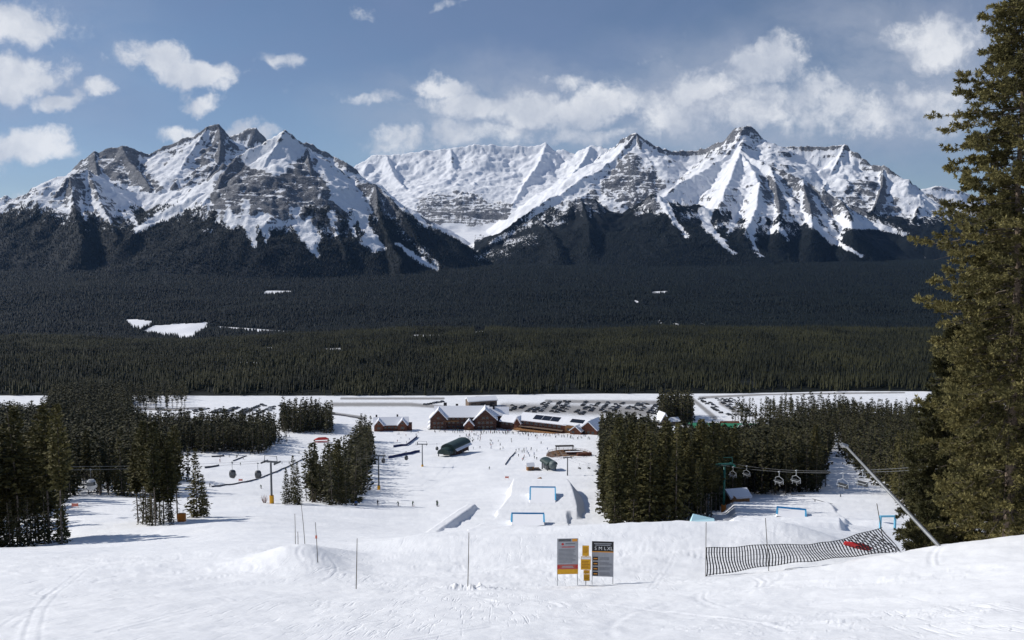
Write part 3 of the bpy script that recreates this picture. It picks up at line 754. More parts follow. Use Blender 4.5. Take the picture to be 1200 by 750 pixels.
for k in range(14):                                            # edges left by the groomer
    y0 = trng.uniform(668, 745); x0 = trng.uniform(760, 900); px_track([(x0, y0 + 8), (x0 + 150, y0 + 3), (x0 + 300, y0 - 8)], 0.16, -0.018, 0)
# crumbly scraped snow at the foot of the pole and a rough skirt under the sign bank
cl = at(555, 692, 32.5)
lump = np.exp(-(((SX - cl.x) / 1.3) ** 2 + ((SY - cl.y) / 0.7) ** 2))
SZ += lump * 0.22 * np.clip(fbm(SX / 0.22, SY / 0.25, 151, 3), -0.2, 1)
bank = sstep(SY, 33, 40) * (1 - sstep(SY, 54, 62))
SZ += bank * 0.035 * ridged((SX + SY) / 2.2, (SX - SY) / 6.0, 155, 3)

MAT_SNOW = bpy.data.materials.new('packed_snow'); MAT_SNOW.use_nodes = True
_N = Nodes(MAT_SNOW.node_tree); _b = _N.n['Principled BSDF']
_co = _N.new('ShaderNodeTexCoord').outputs['Object']
_big = _N.noise(_co, 0.09, 5.0, 0.6)
_a = _N.new('ShaderNodeAttribute'); _a.attribute_name = 'grit'
_snow = _N.mix(_N.ramp(_big, 0.3, 0.7), (0.80, 0.815, 0.84), (0.87, 0.88, 0.895))
_g = _N.ramp(_N.math('ADD', _a.outputs['Fac'], _N.math('MULTIPLY', _N.math('SUBTRACT', _N.noise(_co, 0.35, 5.0, 0.65), 0.5), 0.5)), 0.25, 0.75)
_N.l.new(_N.mix(_g, _snow, (0.30, 0.29, 0.28)), _b.inputs['Base Color'])
_b.inputs['Roughness'].default_value = 0.62; _b.inputs['Specular IOR Level'].default_value = 0.25
_bn = _N.new('ShaderNodeBump'); _bn.inputs['Strength'].default_value = 0.55; _bn.inputs['Distance'].default_value = 0.035
_h = _N.math('ADD', _N.noise(_co, 5.5, 6.0, 0.7), _N.math('MULTIPLY', _N.noise(_N.vmath('MULTIPLY', _co, (1.0, 3.0, 1.0)), 1.3, 4.0, 0.6), 1.2))
for _ang, _sc in ((0.5, 0.9), (-0.7, 1.1), (1.35, 0.8)):
    _mp = _N.new('ShaderNodeMapping'); _mp.inputs['Rotation'].default_value = (0, 0, _ang); _mp.inputs['Scale'].default_value = (_sc * 6.0, _sc * 0.22, 1.0)
    _N.l.new(_co, _mp.inputs['Vector'])
    _st = _N.noise(_mp.outputs[0], 1.0, 3.0, 0.5, 0.8)
    _h = _N.math('ADD', _h, _N.math('MULTIPLY', _N.ramp(_st, 0.60, 0.74), _N.math('MULTIPLY', _N.ramp(_N.noise(_co, 0.16, 2.0, 0.5), 0.42, 0.62), -0.8)))
_N.l.new(_h, _bn.inputs['Height']); _N.l.new(_bn.outputs[0], _b.inputs['Normal'])

# roads and the worn parking lots are grey with grit
SP_, SQ_ = project(SX, SY, SZ)
GRIT = [[(150, 478, 1.6), (190, 480, 1.6), (240, 478, 1.2)], [(390, 474, 2.6), (480, 474, 2.4), (520, 477, 2)], [(400, 467, 1.4), (520, 467, 1.4)], [(390, 484, 1.2), (425, 489, 1.5)],
        [(590, 478, 6), (760, 482, 7)], [(640, 470, 2), (770, 472, 3)], [(812, 468, 2), (838, 490, 3)], [(845, 472, 3), (870, 486, 3)], [(820, 466, 1.6), (900, 462, 1.2), (1060, 460, 1)], [(640, 500, 3), (700, 494, 3)], [(560, 468, 4), (575, 478, 4)]]
grit = paint_lines(GRIT, SP_, SQ_, np.zeros_like(SZ)) * sstep(SY, 600, 680) * 0.9
nS = SX.size
verts = np.stack([SX.ravel(), SY.ravel(), SZ.ravel()], 1)
faces = grid_faces(*SX.shape)
# the slope goes on round and behind the camera
bx, by = np.meshgrid(np.linspace(-130, 130, 131), np.linspace(-70, 130, 101))
bz = np.where(by > 0, ground(bx, np.maximum(by, 0.0)), base_height(bx, by)) - 0.02
bf = grid_faces(*bx.shape)
fx, fy = bx.ravel()[bf].mean(1), by.ravel()[bf].mean(1)
bf = bf[(fy < 2.4) | (np.abs(fx) > fy * 0.985 - 1.2)]
verts = np.concatenate([verts, np.stack([bx.ravel(), by.ravel(), bz.ravel() - 0.05 * (np.abs(bx.ravel()) < by.ravel())], 1)])
faces = np.concatenate([faces, bf + nS])
so = link('snow_slope', mesh_np('snow_slope', verts, faces, smooth=True, mats=[MAT_SNOW], attrs={'grit': np.concatenate([grit.ravel(), np.zeros(bx.size)])}))
tag(so, 'groomed white ski slope with tracks falling to the resort base', kind='structure')
# ------------------------------------------------------------------ air: thin haze over the whole valley
HAZE_DENSITY = 0.75e-5
def haze_box(lo, hi):
    v = [(x, y, z) for x in (lo[0], hi[0]) for y in (lo[1], hi[1]) for z in (lo[2], hi[2])]
    f = [(0, 1, 3, 2), (4, 6, 7, 5), (0, 4, 5, 1), (2, 3, 7, 6), (0, 2, 6, 4), (1, 5, 7, 3)]
    me = bpy.data.meshes.new('haze'); me.from_pydata(v, [], f)
    m = bpy.data.materials.new('thin_haze'); m.use_nodes = True
    N = Nodes(m.node_tree); N.n.clear()
    out = N.new('ShaderNodeOutputMaterial'); pv = N.new('ShaderNodeVolumePrincipled')
    pv.inputs['Color'].default_value = (0.30, 0.55, 1.0, 1)
    pv.inputs['Density'].default_value = HAZE_DENSITY
    pv.inputs['Anisotropy'].default_value = 0.2
    N.l.new(pv.outputs[0], out.inputs['Volume'])
    me.materials.append(m)
    return tag(link('haze', me), 'thin blue haze filling the valley', kind='stuff')
_zmin = min(float(VZ.min()), float(SZ.min()), float(H.min())); _zmax = float(H.max())
haze_box((-14800, -75, _zmin - 3), (14800, 14600, _zmax + 60))
# ------------------------------------------------------------------ the far forest: one mass nobody could count
frng = np.random.default_rng(3)
def foliage_material(name, lo, hi, per_object=False):
    m = bpy.data.materials.new(name); m.use_nodes = True
    N = Nodes(m.node_tree); b = N.n['Principled BSDF']
    a = N.new('ShaderNodeAttribute'); a.attribute_name = 'tint'
    f = a.outputs['Fac']
    if per_object:
        r = N.new('ShaderNodeObjectInfo').outputs['Random']
        f = N.math('ADD', N.math('MULTIPLY', f, 0.55), N.math('MULTIPLY', r, 0.45))
    N.l.new(N.mix(f, lo, hi), b.inputs['Base Color'])
    b.inputs['Roughness'].default_value = 0.75; b.inputs['Specular IOR Level'].default_value = 0.15
    return m
MAT_FAR = foliage_material('far_conifer_needles', (0.008, 0.011, 0.007), (0.052, 0.052, 0.022))
MAT_FAR2 = foliage_material('distant_conifer_needles', (0.005, 0.009, 0.011), (0.010, 0.016, 0.016))  # dark blue tone: the far slope's shade and haze put into the colour

def cones(x, y, z, h, r, tiers, sides):
    """ragged cone crowns as triangles"""
    n = len(x); vs, ts, tn = [], [], []
    tint = np.clip(0.48 * frng.random(n) ** 1.4 + 0.52 * sstep(fbm(x / 150, y / 260, 197, 3), -0.4, 0.5), 0, 1)
    rot = frng.random(n) * 6.283
    lean = frng.normal(0, 0.02, (n, 2))
    off = 0
    for k in range(tiers):
        zb = z + h * (0.12 + 0.88 * k / tiers * 0.85)
        za = z + h * min(1.0, (0.12 + 0.88 * (k + (1.0 if k == tiers - 1 else 1.45)) / tiers))
        rr = r * (1 - 0.8 * k / tiers)
        ring = []
        for j in range(sides):
            a = rot + 6.283 * j / sides + 0.6 * k
            q = rr * frng.uniform(0.6, 1.25, n)
            ring.append(np.stack([x + q * np.cos(a), y + q * np.sin(a), zb + h * frng.uniform(-0.05, 0.05, n)], 1))
        apex = np.stack([x + lean[:, 0] * h, y + lean[:, 1] * h, za], 1)
        vs.append(np.stack(ring + [apex], 1).reshape(-1, 3))
        base = off + np.arange(n) * (sides + 1)
        for j in range(sides):
            ts.append(np.stack([base + j, base + (j + 1) % sides, base + sides], 1))
        tt = np.clip(tint[:, None] * 0.8 + frng.uniform(-0.12, 0.12, (n, sides + 1)) + 0.12 * k / tiers, 0, 1)
        tn.append(tt.ravel())
        off += n * (sides + 1)
    return np.concatenate(vs), np.concatenate(ts), np.concatenate(tn)

def sample_fan(y0, y1, spacing, azm=0.70):
    n = int(azm * (y1 * y1 - y0 * y0) / (spacing * spacing))
    y = np.sqrt(frng.uniform(y0 * y0, y1 * y1, n)); x = frng.uniform(-azm, azm, n) * y
    return x, y

def mount_height(x, y):
    a = x / y
    fi = np.interp(y, M_Y, np.arange(len(M_Y))); fj = np.interp(a, M_AZ, np.arange(len(M_AZ)))
    i = np.clip(fi.astype(int), 0, len(M_Y) - 2); j = np.clip(fj.astype(int), 0, len(M_AZ) - 2)
    u, v = fi - i, fj - j
    def g(A): return (A[i, j] * (1 - u) * (1 - v) + A[i + 1, j] * u * (1 - v) + A[i, j + 1] * (1 - u) * v + A[i + 1, j + 1] * u * v)
    return g(H), g(forest)

# the sunlit belt beyond the car parks
x, y = sample_fan(960, 2700, 5.2)
px, py = project(x, y, valley(x, y))
edge = 985 + 55 * fbm(x / 70, y / 900, 191, 4)
keep = (y > edge) & (clearing(px, py) < 0.3)
hgt = 13.0 + 6.5 * fbm(x / 120, y / 120, 193, 3)
keep &= (fbm(x / 55, y / 90, 199, 3) > -0.5) | (y > 2300)
keep |= (y > 962) & (y < edge) & (frng.random(len(x)) < 0.10)
keep &= frng.random(len(x)) < 0.92
x, y, hgt = x[keep], y[keep], hgt[keep]
v, t, tn = cones(x, y, valley(x, y) - 0.5, np.clip(hgt + frng.normal(0, 3.4, len(x)), 6, 27), frng.uniform(0.9, 2.1, len(x)), 2, 4)
tag(link('valley_forest', mesh_np('valley_forest', v, tris=t, mats=[MAT_FAR], attrs={'tint': tn})), 'sunlit belt of conifers covering the near valley floor', kind='stuff')
# the darker forest on the far side of the valley and up the mountain feet
x, y = sample_fan(2700, 4640, 9.5)
px, py = project(x, y, valley(x, y))
keep = clearing(px, py) < 0.3
x, y = x[keep], y[keep]
z = valley(x, y)
x2, y2 = sample_fan(4640, 7000, 13.0)
z2, f2 = mount_height(x2, y2)
k2 = f2 > 0.42 + frng.uniform(-0.1, 0.1, len(f2))
x, y, z = np.concatenate([x, x2[k2]]), np.concatenate([y, y2[k2]]), np.concatenate([z, z2[k2]])
v, t, tn = cones(x, y, z - 0.5, np.clip(16 + 4 * fbm(x / 200, y / 200, 195, 2) + frng.normal(0, 3.0, len(x)), 7, 26), frng.uniform(1.8, 3.6, len(x)) * np.interp(y, [2700, 7000], [1.0, 1.5]), 1, 5)
tag(link('distant_forest', mesh_np('distant_forest', v, tris=t, mats=[MAT_FAR2], attrs={'tint': tn})), 'dark distant conifer forest rising to the mountain feet', kind='stuff')
# ------------------------------------------------------------------ trees one can tell apart
MAT_BARK = material('conifer_bark', (0.15, 0.125, 0.105), 0.9, 0.1, 3.0, 0.35)
MAT_NEEDLE = foliage_material('conifer_needles', (0.020, 0.025, 0.011), (0.140, 0.122, 0.044), True)
MAT_NEEDLE_MASS = foliage_material('conifer_needles_in_the_mass', (0.014, 0.018, 0.010), (0.086, 0.078, 0.032))  # darker copy of the needles: shade of the back woods put into the colour

def trunk_arrays(h, r, rg, sides=6, n=7, lean=0.02):
    lx, ly = rg.normal(0, lean, 2)
    zs = np.linspace(-0.06, 0.985, n) * h
    v = []
    for z in zs:
        k = z / h; rr = r * (1 - 0.93 * max(k, 0)) + 0.012
        for j in range(sides):
            a = 6.283 * j / sides
            v.append((lx * h * k * k + rr * math.cos(a), ly * h * k * k + rr * math.sin(a), z))
    q = [(i * sides + j, i * sides + (j + 1) % sides, (i + 1) * sides + (j + 1) % sides, (i + 1) * sides + j) for i in range(n - 1) for j in range(sides)]
    return np.array(v), np.array(q), (lx, ly)

def crown_arrays(h, rmax, rg, kind, levels, per, sprays, size):
    """sprays of needles along drooping branches; returns vertices, triangles, tint"""
    V, T, TI = [], [], []
    bare = {'spruce': 0.03, 'pine': 0.26, 'tall': 0.40}[kind]
    lx, ly = 0, 0
    for li in range(levels):
        k = bare + (1 - bare) * (li + rg.uniform(-0.4, 0.4)) / levels
        k = min(max(k, bare), 0.995)
        q = (k - bare) / (1 - bare)
        if kind == 'spruce': prof = (1 - q) ** 0.85 * (0.75 + 0.25 * min(1, q * 8))
        elif kind == 'pine': prof = (1 - q) ** 0.62 * min(1.0, 0.45 + q * 2.6)
        else: prof = (1 - q) ** 0.55 * min(1.0, 0.35 + q * 2.2)
        nb = max(3, int(per * (0.65 + 0.5 * rg.random())))
        a0 = rg.uniform(0, 6.283)
        for b in range(nb):
            if rg.random() < 0.14: continue
            a = a0 + 6.283 * b / nb + rg.normal(0, 0.25)
            L = rmax * prof * rg.uniform(0.55, 1.25) + 0.12
            droop = (0.30 if kind == 'spruce' else 0.06) + rg.normal(0, 0.1) - 0.55 * q
            tintb = rg.uniform(0, 1) ** 1.3
            ca, sa = math.cos(a), math.sin(a)
            ns = max(1, int(sprays * (0.35 + 0.65 * L / rmax)))
            for s in range(ns):
                t = (0.25 + 0.85 * (s + rg.random()) / ns)
                d = L * t
                z = k * h - droop * d + 0.10 * d * d / max(L, 0.3) + rg.normal(0, 0.06 * size)
                px, py = ca * d + rg.normal(0, 0.12 * size), sa * d + rg.normal(0, 0.12 * size)
                sz = size * rg.uniform(0.7, 1.35) * (1.0 - 0.35 * q)
                # a bent, pointed spray: two triangles sharing the midrib, rolled and pitched
                yaw = a + rg.normal(0, 0.6); pit = -droop * 0.7 + rg.normal(0, 0.3); roll = rg.normal(0, 0.8)
                f = np.array([math.cos(yaw) * math.cos(pit), math.sin(yaw) * math.cos(pit), math.sin(pit)])
                r0 = np.array([-math.sin(yaw), math.cos(yaw), 0.0]); u0 = np.cross(f, r0)
                r = r0 * math.cos(roll) + u0 * math.sin(roll); u = np.cross(f, r)
                c = np.array([px, py, z])
                i = len(V)
                V += [c - f * sz * 0.5, c + f * sz * 0.75 - u * 0.10 * sz, c + r * sz * 0.42 - u * 0.22 * sz, c - r * sz * 0.42 - u * 0.22 * sz]
                T += [(i, i + 1, i + 2), (i, i + 3, i + 1)]
                tt = min(1, max(0, 0.15 + 0.6 * tintb + 0.25 * t + rg.normal(0, 0.08)))
                TI += [tt * 0.55, tt, tt * 0.85, tt * 0.85]
    # leader
    i = len(V); V += [np.array([0.05, 0, h * 0.95]), np.array([-0.05, 0.04, h * 0.95]), np.array([0, 0, h * 1.01])]; T.append((i, i + 1, i + 2)); TI += [0.5, 0.5, 0.8]
    # dead stubs on the bare bole
    if kind != 'spruce':
        for b in range(int(70 * bare / 0.4)):
            k = rg.uniform(0.06, bare + 0.05); a = rg.uniform(0, 6.283); L = rmax * rg.uniform(0.25, 0.8)
            c = np.array([0, 0, k * h]); e = np.array([math.cos(a) * L, math.sin(a) * L, k * h - 0.25 * L])
            w = np.array([-math.sin(a), math.cos(a), 0]) * size * 0.20
            m = (c + e) / 2 + np.array([0, 0, 0.05])
            i = len(V); V += [c, e, m + w, m - w]; T += [(i, i + 1, i + 2), (i, i + 3, i + 1)]; TI += [0.0, 0.12, 0.08, 0.08]
    return np.array(V), np.array(T), np.array(TI)

TREE_KINDS = {   # unit height 20 m
    'spruce': dict(h=20, rmax=2.5, kind='spruce'), 'pine': dict(h=20, rmax=2.0, kind='pine'), 'tall': dict(h=20, rmax=1.9, kind='tall')}
VAR = {}
for nm, kw in TREE_KINDS.items():
    for q in range(3):
        rg = np.random.default_rng(100 + q * 7 + len(nm))
        cv, ct, ci = crown_arrays(kw['h'], kw['rmax'], rg, kw['kind'], 46, 9, 6, 0.62)
        tv, tq, _l = trunk_arrays(kw['h'], 0.155, rg)
        ta = np.concatenate([tq[:, [0, 1, 2]], tq[:, [0, 2, 3]]])
        lv, lt, lti = crown_arrays(kw['h'], kw['rmax'] * 1.03, rg, kw['kind'], 24, 6, 3, 1.15)
        fv, ft, fti = crown_arrays(kw['h'], kw['rmax'] * 1.05, rg, kw['kind'], 15, 5, 2, 1.7)
        tv2, tq2, _l = trunk_arrays(kw['h'], 0.19, rg, 4, 3)
        VAR[nm, q] = dict(crown=mesh_np('crown', cv, tris=ct, mats=[MAT_NEEDLE], attrs={'tint': ci}), trunk=mesh_np('trunk', tv, quads=tq, smooth=True, mats=[MAT_BARK]), low=(lv, lt, lti), far=(fv, ft, fti), lowtrunk=(tv2, tq2))

TREES = []          # (x, y, height, kind, clump)
trs = random.Random(21)
CLUMP = {}
def clump(key, name, label, group, poly, n, h, kinds, gap=2.2):
    """poly in photo column and distance; trees stand on the ground inside it"""
    CLUMP[key] = (name, label, group)
    xs = [p[0] for p in poly]; ys = [p[1] for p in poly]; got = []; tries = 0; cells = {}
    while len(got) < n and tries < n * 60:
        tries += 1
        px = trs.uniform(min(xs), max(xs)); y = math.sqrt(trs.uniform(min(ys) ** 2, max(ys) ** 2))
        ins = False; a0, _t = pix_dir(px, 560.0); wob = 11.0 * float(perlin(a0 * y / 9.0 + 3.1, y / 14.0, 301)); pt, yt = px + wob, y * (1 + 0.0025 * wob)
        for (x0, y0), (x1, y1) in zip(poly, poly[1:] + poly[:1]):
            if (y0 > yt) != (y1 > yt) and pt < (x1 - x0) * (yt - y0) / (y1 - y0) + x0: ins = not ins
        if not ins: continue
        a, _t = pix_dir(px, 600.0 if y < 300 else 520.0)
        x = a * y
        ci, cj = int(x // gap), int(y // gap)
        if any((x - g[0]) ** 2 + (y - g[1]) ** 2 < gap * gap for di in (-1, 0, 1) for dj in (-1, 0, 1) for g in cells.get((ci + di, cj + dj), ())): continue
        cells.setdefault((ci, cj), []).append((x, y)); got.append((x, y)); TREES.append((x, y, trs.uniform(*h), trs.choice(kinds), key))
    return got

clump('left_edge', 'pine_tree', 'slim pine with bare dark stem in the tall stand at the near snow edge', 'pines of the tall stand at the near snow edge', [(-70, 113), (74, 113), (78, 128), (-70, 150)], 30, (17.5, 21.5), ['tall', 'pine', 'tall'], 1.6)
clump('left_back', 'pine_tree', 'shaded conifer in the dark wood behind the small snow bay', 'conifers of the wood behind the snow bay', [(-110, 160), (30, 160), (78, 240), (80, 262), (205, 275), (215, 340), (-140, 330)], 330, (14, 23), ['pine', 'tall', 'spruce'], 2.6)
clump('island', 'lodgepole_pine', 'tall olive pine in the narrow island of trees on the white shoulder', 'pines of the narrow island on the shoulder', [(157, 150), (186, 148), (211, 155), (209, 166), (160, 164)], 13, (15.5, 20), ['tall', 'pine', 'tall'], 1.5)
clump('wood_left', 'conifer', 'conifer of the dark wood below the car park rows', 'conifers of the dark wood below the car park', [(-160, 345), (215, 345), (150, 420), (165, 490), (312, 500), (322, 560), (318, 600), (180, 600), (150, 640), (150, 930), (70, 930), (56, 690), (-160, 670)], 6000, (12, 22.5), ['pine', 'spruce', 'pine'], 3.0)
clump('wedge', 'spruce_tree', 'dense dark spruce in the wedge of trees between the two runs', 'spruces of the wedge between two runs', [(358, 233), (412, 232), (428, 330), (437, 470), (436, 590), (424, 600), (412, 480), (392, 380), (366, 300)], 230, (11, 20.5), ['spruce', 'spruce', 'pine'], 2.4)
clump('lot_stand', 'spruce_tree', 'dark spruce in the square stand between car park and lodge', 'spruces of the square stand by the car park', [(330, 630), (389, 630), (389, 700), (332, 700)], 170, (14, 24), ['spruce', 'pine'], 3.0)
clump('middle_front', 'lodgepole_pine', 'tall pine at the front of the central grove beside the jumps', 'pines of the central grove beside the jumps', [(714, 160), (728, 156), (834, 158), (838, 185), (716, 190)], 54, (12.5, 22), ['pine', 'tall', 'spruce', 'pine'], 1.7)
clump('middle_back', 'conifer', 'conifer standing deeper inside the central grove', 'conifers deeper inside the central grove', [(712, 192), (838, 196), (866, 262), (958, 262), (960, 330), (962, 470), (975, 540), (900, 570), (862, 480), (770, 460), (764, 560), (704, 605), (704, 420)], 2600, (13, 22), ['pine', 'spruce', 'tall'], 2.8)
clump('run_right', 'conifer', 'dark conifer of the wood on the far side of the narrow run', 'conifers of the wood beyond the narrow run', [(1062, 180), (1250, 120), (1300, 700), (1000, 760), (880, 640), (986, 545), (990, 470), (1018, 350), (1042, 270)], 2700, (12, 21.5), ['spruce', 'pine', 'spruce'], 2.8)
clump('road_stand', 'conifer', 'tall conifer in the stand before the parking road', 'conifers of the stand before the parking road', [(772, 700), (812, 700), (810, 780), (774, 780)], 130, (18, 28), ['pine', 'spruce'], 3.0)
clump('sparse', 'lodgepole_pine', 'thin pine scattered on the snow near the far parking rows', 'thin pines scattered near the far parking rows', [(850, 660), (1000, 660), (1005, 800), (905, 830), (862, 760)], 120, (14, 22), ['tall', 'tall', 'pine'], 3.0)
clump('left_under', 'spruce_tree', 'small dark spruce growing under the tall pines at the near snow edge', 'small spruces under the tall stand', [(-70, 114), (70, 114), (75, 128), (-70, 140)], 16, (5, 10), ['spruce'], 1.5)
clump('island_under', 'spruce_tree', 'low dark spruce at the foot of the island pines', 'low spruces under the island pines', [(157, 149), (205, 149), (209, 160), (160, 160)], 7, (4, 7.5), ['spruce'], 1.5)
clump('road_sparse', 'lodgepole_pine', 'thin pine scattered by the road left of the parking rows', 'thin pines scattered by the road', [(125, 800), (212, 800), (230, 975), (125, 975)], 110, (12, 22), ['tall', 'pine'], 3.0)
clump('spruce_edge', 'spruce_tree', 'small spruce standing alone between dark wood and teaching run', 'small spruces along the teaching run', [(300, 505), (322, 515), (345, 610), (318, 625)], 9, (9, 17), ['spruce'], 4.0)
for px, Y, h, key, lab in ((231, 166, 14.5, 'single', 'slender dark spruce standing alone beside the island of pines'), (239, 171, 9.0, 'single_small', 'small dark spruce tucked beside the slender lone spruce'),
                      (336, 227, 10.5, 'run_tip_a', 'small snow flecked spruce nearest the yellow based lift tower'), (344, 231, 14.0, 'run_tip_b', 'taller spruce second from the yellow based lift tower'), (349, 225, 12.0, 'run_tip_c', 'pointed spruce third from the yellow based lift tower'),
                      (720, 157, 13.0, 'grove_corner', 'low bushy dark spruce at the jump side corner of the grove')):
    CLUMP[key] = ('spruce_tree', lab, None)
    p = on_ground(px, Y); TREES.append((p.x, p.y, h, 'spruce', key))

TREES.sort(key=lambda t: -t[2] / t[1] if abs(t[0]) < 0.64 * t[1] else 0)
SINGLES = [t for t in TREES if t[4] in ('single', 'single_small', 'run_tip_a', 'run_tip_b', 'run_tip_c', 'grove_corner')]
REST = [t for t in TREES if t not in SINGLES]
INDIVIDUAL = SINGLES + REST[:270]
MASS = REST[270:]
txy = np.array([(t[0], t[1]) for t in INDIVIDUAL]); tz = ground(txy[:, 0], txy[:, 1])
for (x, y, h, kd, key), z in zip(INDIVIDUAL, tz):
    nm, lab, grp = CLUMP[key]
    v = VAR[kd, trs.randrange(3)]
    o = thing(nm, lab, 'tree', (x, y, z), trs.uniform(0, 6.28), grp)
    w = trs.uniform(0.85, 1.2) * (1.15 if key in ('grove_corner', 'run_tip_a', 'run_tip_b', 'run_tip_c', 'single') else 1.0)
    o.scale = (h / 20 * w, h / 20 * w, h / 20)
    link('trunk', v['trunk'], o); link('crown', v['crown'], o)

def merge_trees(lst, name, label):
    vs, ts, ti, mi, off = [], [], [], [], 0
    xy = np.array([(t[0], t[1]) for t in lst]); zz = ground(xy[:, 0], xy[:, 1])
    for (x, y, h, kd, key), z in zip(lst, zz):
        d = VAR[kd, trs.randrange(3)]
        a = trs.uniform(0, 6.28); c, s = math.cos(a), math.sin(a); w = trs.uniform(0.85, 1.2)
        R = np.array([[c, s, 0], [-s, c, 0], [0, 0, 1]])
        S = np.array([h / 20 * w, h / 20 * w, h / 20])
        g = trs.uniform(0, 1)
        lv, lt, lti = d['low' if y < 330 else 'far']; tv, tq = d['lowtrunk']
        V = np.concatenate([lv, tv]) * S @ R + np.array([x, y, z])
        T = np.concatenate([lt, np.concatenate([tq[:, [0, 1, 2]], tq[:, [0, 2, 3]]]) + len(lv)])
        vs.append(V); ts.append(T + off); off += len(V)
        ti.append(np.concatenate([lti * 0.55 + 0.45 * g, np.zeros(len(tv))])); mi.append(np.concatenate([np.zeros(len(lt), int), np.ones(2 * len(tq), int)]))
    me = mesh_np(name, np.concatenate(vs), tris=np.concatenate(ts), mats=[MAT_NEEDLE_MASS, MAT_BARK], mat_idx=np.concatenate(mi), attrs={'tint': np.concatenate(ti)})
    return tag(link(name, me), label, kind='stuff')
merge_trees(MASS, 'conifer_forest', 'dark conifer woods on the lower slope round the resort base')
# ------------------------------------------------------------------ mesh builder for made things
class MB:
    """collects shapes of one part; build() links them as ONE mesh object"""
    def __init__(self): self.v, self.f, self.m = [], [], []
    def add(self, v, f, mi=0):
        o = len(self.v); self.v += [tuple(p) for p in v]; self.f += [tuple(i + o for i in q) for q in f]; self.m += [mi] * len(f); return self
    def box(self, c, s, mi=0, rz=0.0, rx=0.0, ry=0.0):
        R = Euler((rx, ry, rz)).to_matrix(); c = Vector(c)
        v = [c + R @ Vector((x * s[0] / 2, y * s[1] / 2, z * s[2] / 2)) for x in (-1, 1) for y in (-1, 1) for z in (-1, 1)]
        return self.add(v, [(0, 1, 3, 2), (4, 6, 7, 5), (0, 4, 5, 1), (2, 3, 7, 6), (0, 2, 6, 4), (1, 5, 7, 3)], mi)
    def tube(self, pts, r, sides=8, mi=0, cap=True):
        pts = [Vector(p) for p in pts]; rs = r if isinstance(r, (list, tuple)) else [r] * len(pts)
        o = len(self.v); n = len(pts)
        for i, p in enumerate(pts):
            d = (pts[min(i + 1, n - 1)] - pts[max(i - 1, 0)]).normalized()
            a = d.cross(Vector((0, 0, 1)) if abs(d.z) < 0.9 else Vector((1, 0, 0))).normalized(); b = d.cross(a)
            for j in range(sides):
                t = 2 * math.pi * j / sides
                self.v.append(tuple(p + (a * math.cos(t) + b * math.sin(t)) * rs[i]))
        for i in range(n - 1):
            for j in range(sides):
                self.f.append((o + i * sides + j, o + i * sides + (j + 1) % sides, o + (i + 1) * sides + (j + 1) % sides, o + (i + 1) * sides + j)); self.m.append(mi)
        if cap:
            self.f.append(tuple(o + j for j in range(sides))[::-1]); self.m.append(mi)
            self.f.append(tuple(o + (n - 1) * sides + j for j in range(sides))); self.m.append(mi)
        return self
    def prism(self, outline, y0, y1, mi=0):
        """outline in x, z, extruded along y"""
        n = len(outline)
        v = [(x, y0, z) for x, z in outline] + [(x, y1, z) for x, z in outline]
        return self.add(v, [tuple(range(n)), tuple(range(2 * n - 1, n - 1, -1))] + [(i, i + n, (i + 1) % n + n, (i + 1) % n) for i in range(n)], mi)
    def slab(self, quad, t, mi=0):
        """thick sheet under four corner points"""
        q = [Vector(p) for p in quad]; nrm = (q[1] - q[0]).cross(q[3] - q[0]).normalized()
        lo = [p - nrm * t for p in q]
        return self.add(q + lo, [(0, 1, 2, 3), (7, 6, 5, 4), (0, 4, 5, 1), (1, 5, 6, 2), (2, 6, 7, 3), (3, 7, 4, 0)], mi)
    def mesh(self, name, mats, smooth=False, bevel=0.0):
        bm = bmesh.new()
        vs = [bm.verts.new(p) for p in self.v]
        for f, mi in zip(self.f, self.m):
            try: q = bm.faces.new([vs[i] for i in f]); q.material_index = mi; q.smooth = smooth
            except ValueError: pass
        bmesh.ops.recalc_face_normals(bm, faces=bm.faces)
        if bevel: bmesh.ops.bevel(bm, geom=list(bm.edges), offset=bevel, segments=1, affect='EDGES', clamp_overlap=True)
        me = bpy.data.meshes.new(name); bm.to_mesh(me); bm.free()
        for m in (mats if isinstance(mats, (list, tuple)) else [mats]): me.materials.append(m)
        return me
    def build(self, name, mats, parent=None, smooth=False, bevel=0.0, loc=None):
        return link(name, self.mesh(name, mats, smooth, bevel), parent, loc)

def copy_tree(o, parent=None):
    c = o.copy(); COL.objects.link(c); c.parent = parent
    for ch in list(o.children): copy_tree(ch, c)
    return c

def text_mesh(txt, size, name='lettering'):
    cu = bpy.data.curves.new(name, 'FONT'); cu.body = txt; cu.size = size; cu.align_x = 'CENTER'; cu.align_y = 'CENTER'; cu.extrude = 0.002
    cu.resolution_u = 2
    o = bpy.data.objects.new(name, cu); COL.objects.link(o)
    me = bpy.data.meshes.new_from_object(o.evaluated_get(bpy.context.evaluated_depsgraph_get()))
    bpy.data.objects.remove(o); bpy.data.curves.remove(cu)
    me.name = name
    return me

# ------------------------------------------------------------------ the big conifers at the slope edge, needles and all
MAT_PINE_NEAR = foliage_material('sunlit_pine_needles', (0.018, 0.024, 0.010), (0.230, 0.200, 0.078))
MAT_SPRUCE_NEAR = foliage_material('dark_spruce_needles', (0.016, 0.020, 0.010), (0.085, 0.080, 0.032))
MAT_TWIG = material('grey_conifer_twig', (0.13, 0.11, 0.09), 0.9, 0.1, 6.0, 0.3)
MAT_TRUNK_NEAR = material('scaly_pine_trunk', (0.20, 0.155, 0.12), 0.9, 0.1, 9.0, 0.45, bump=0.6)

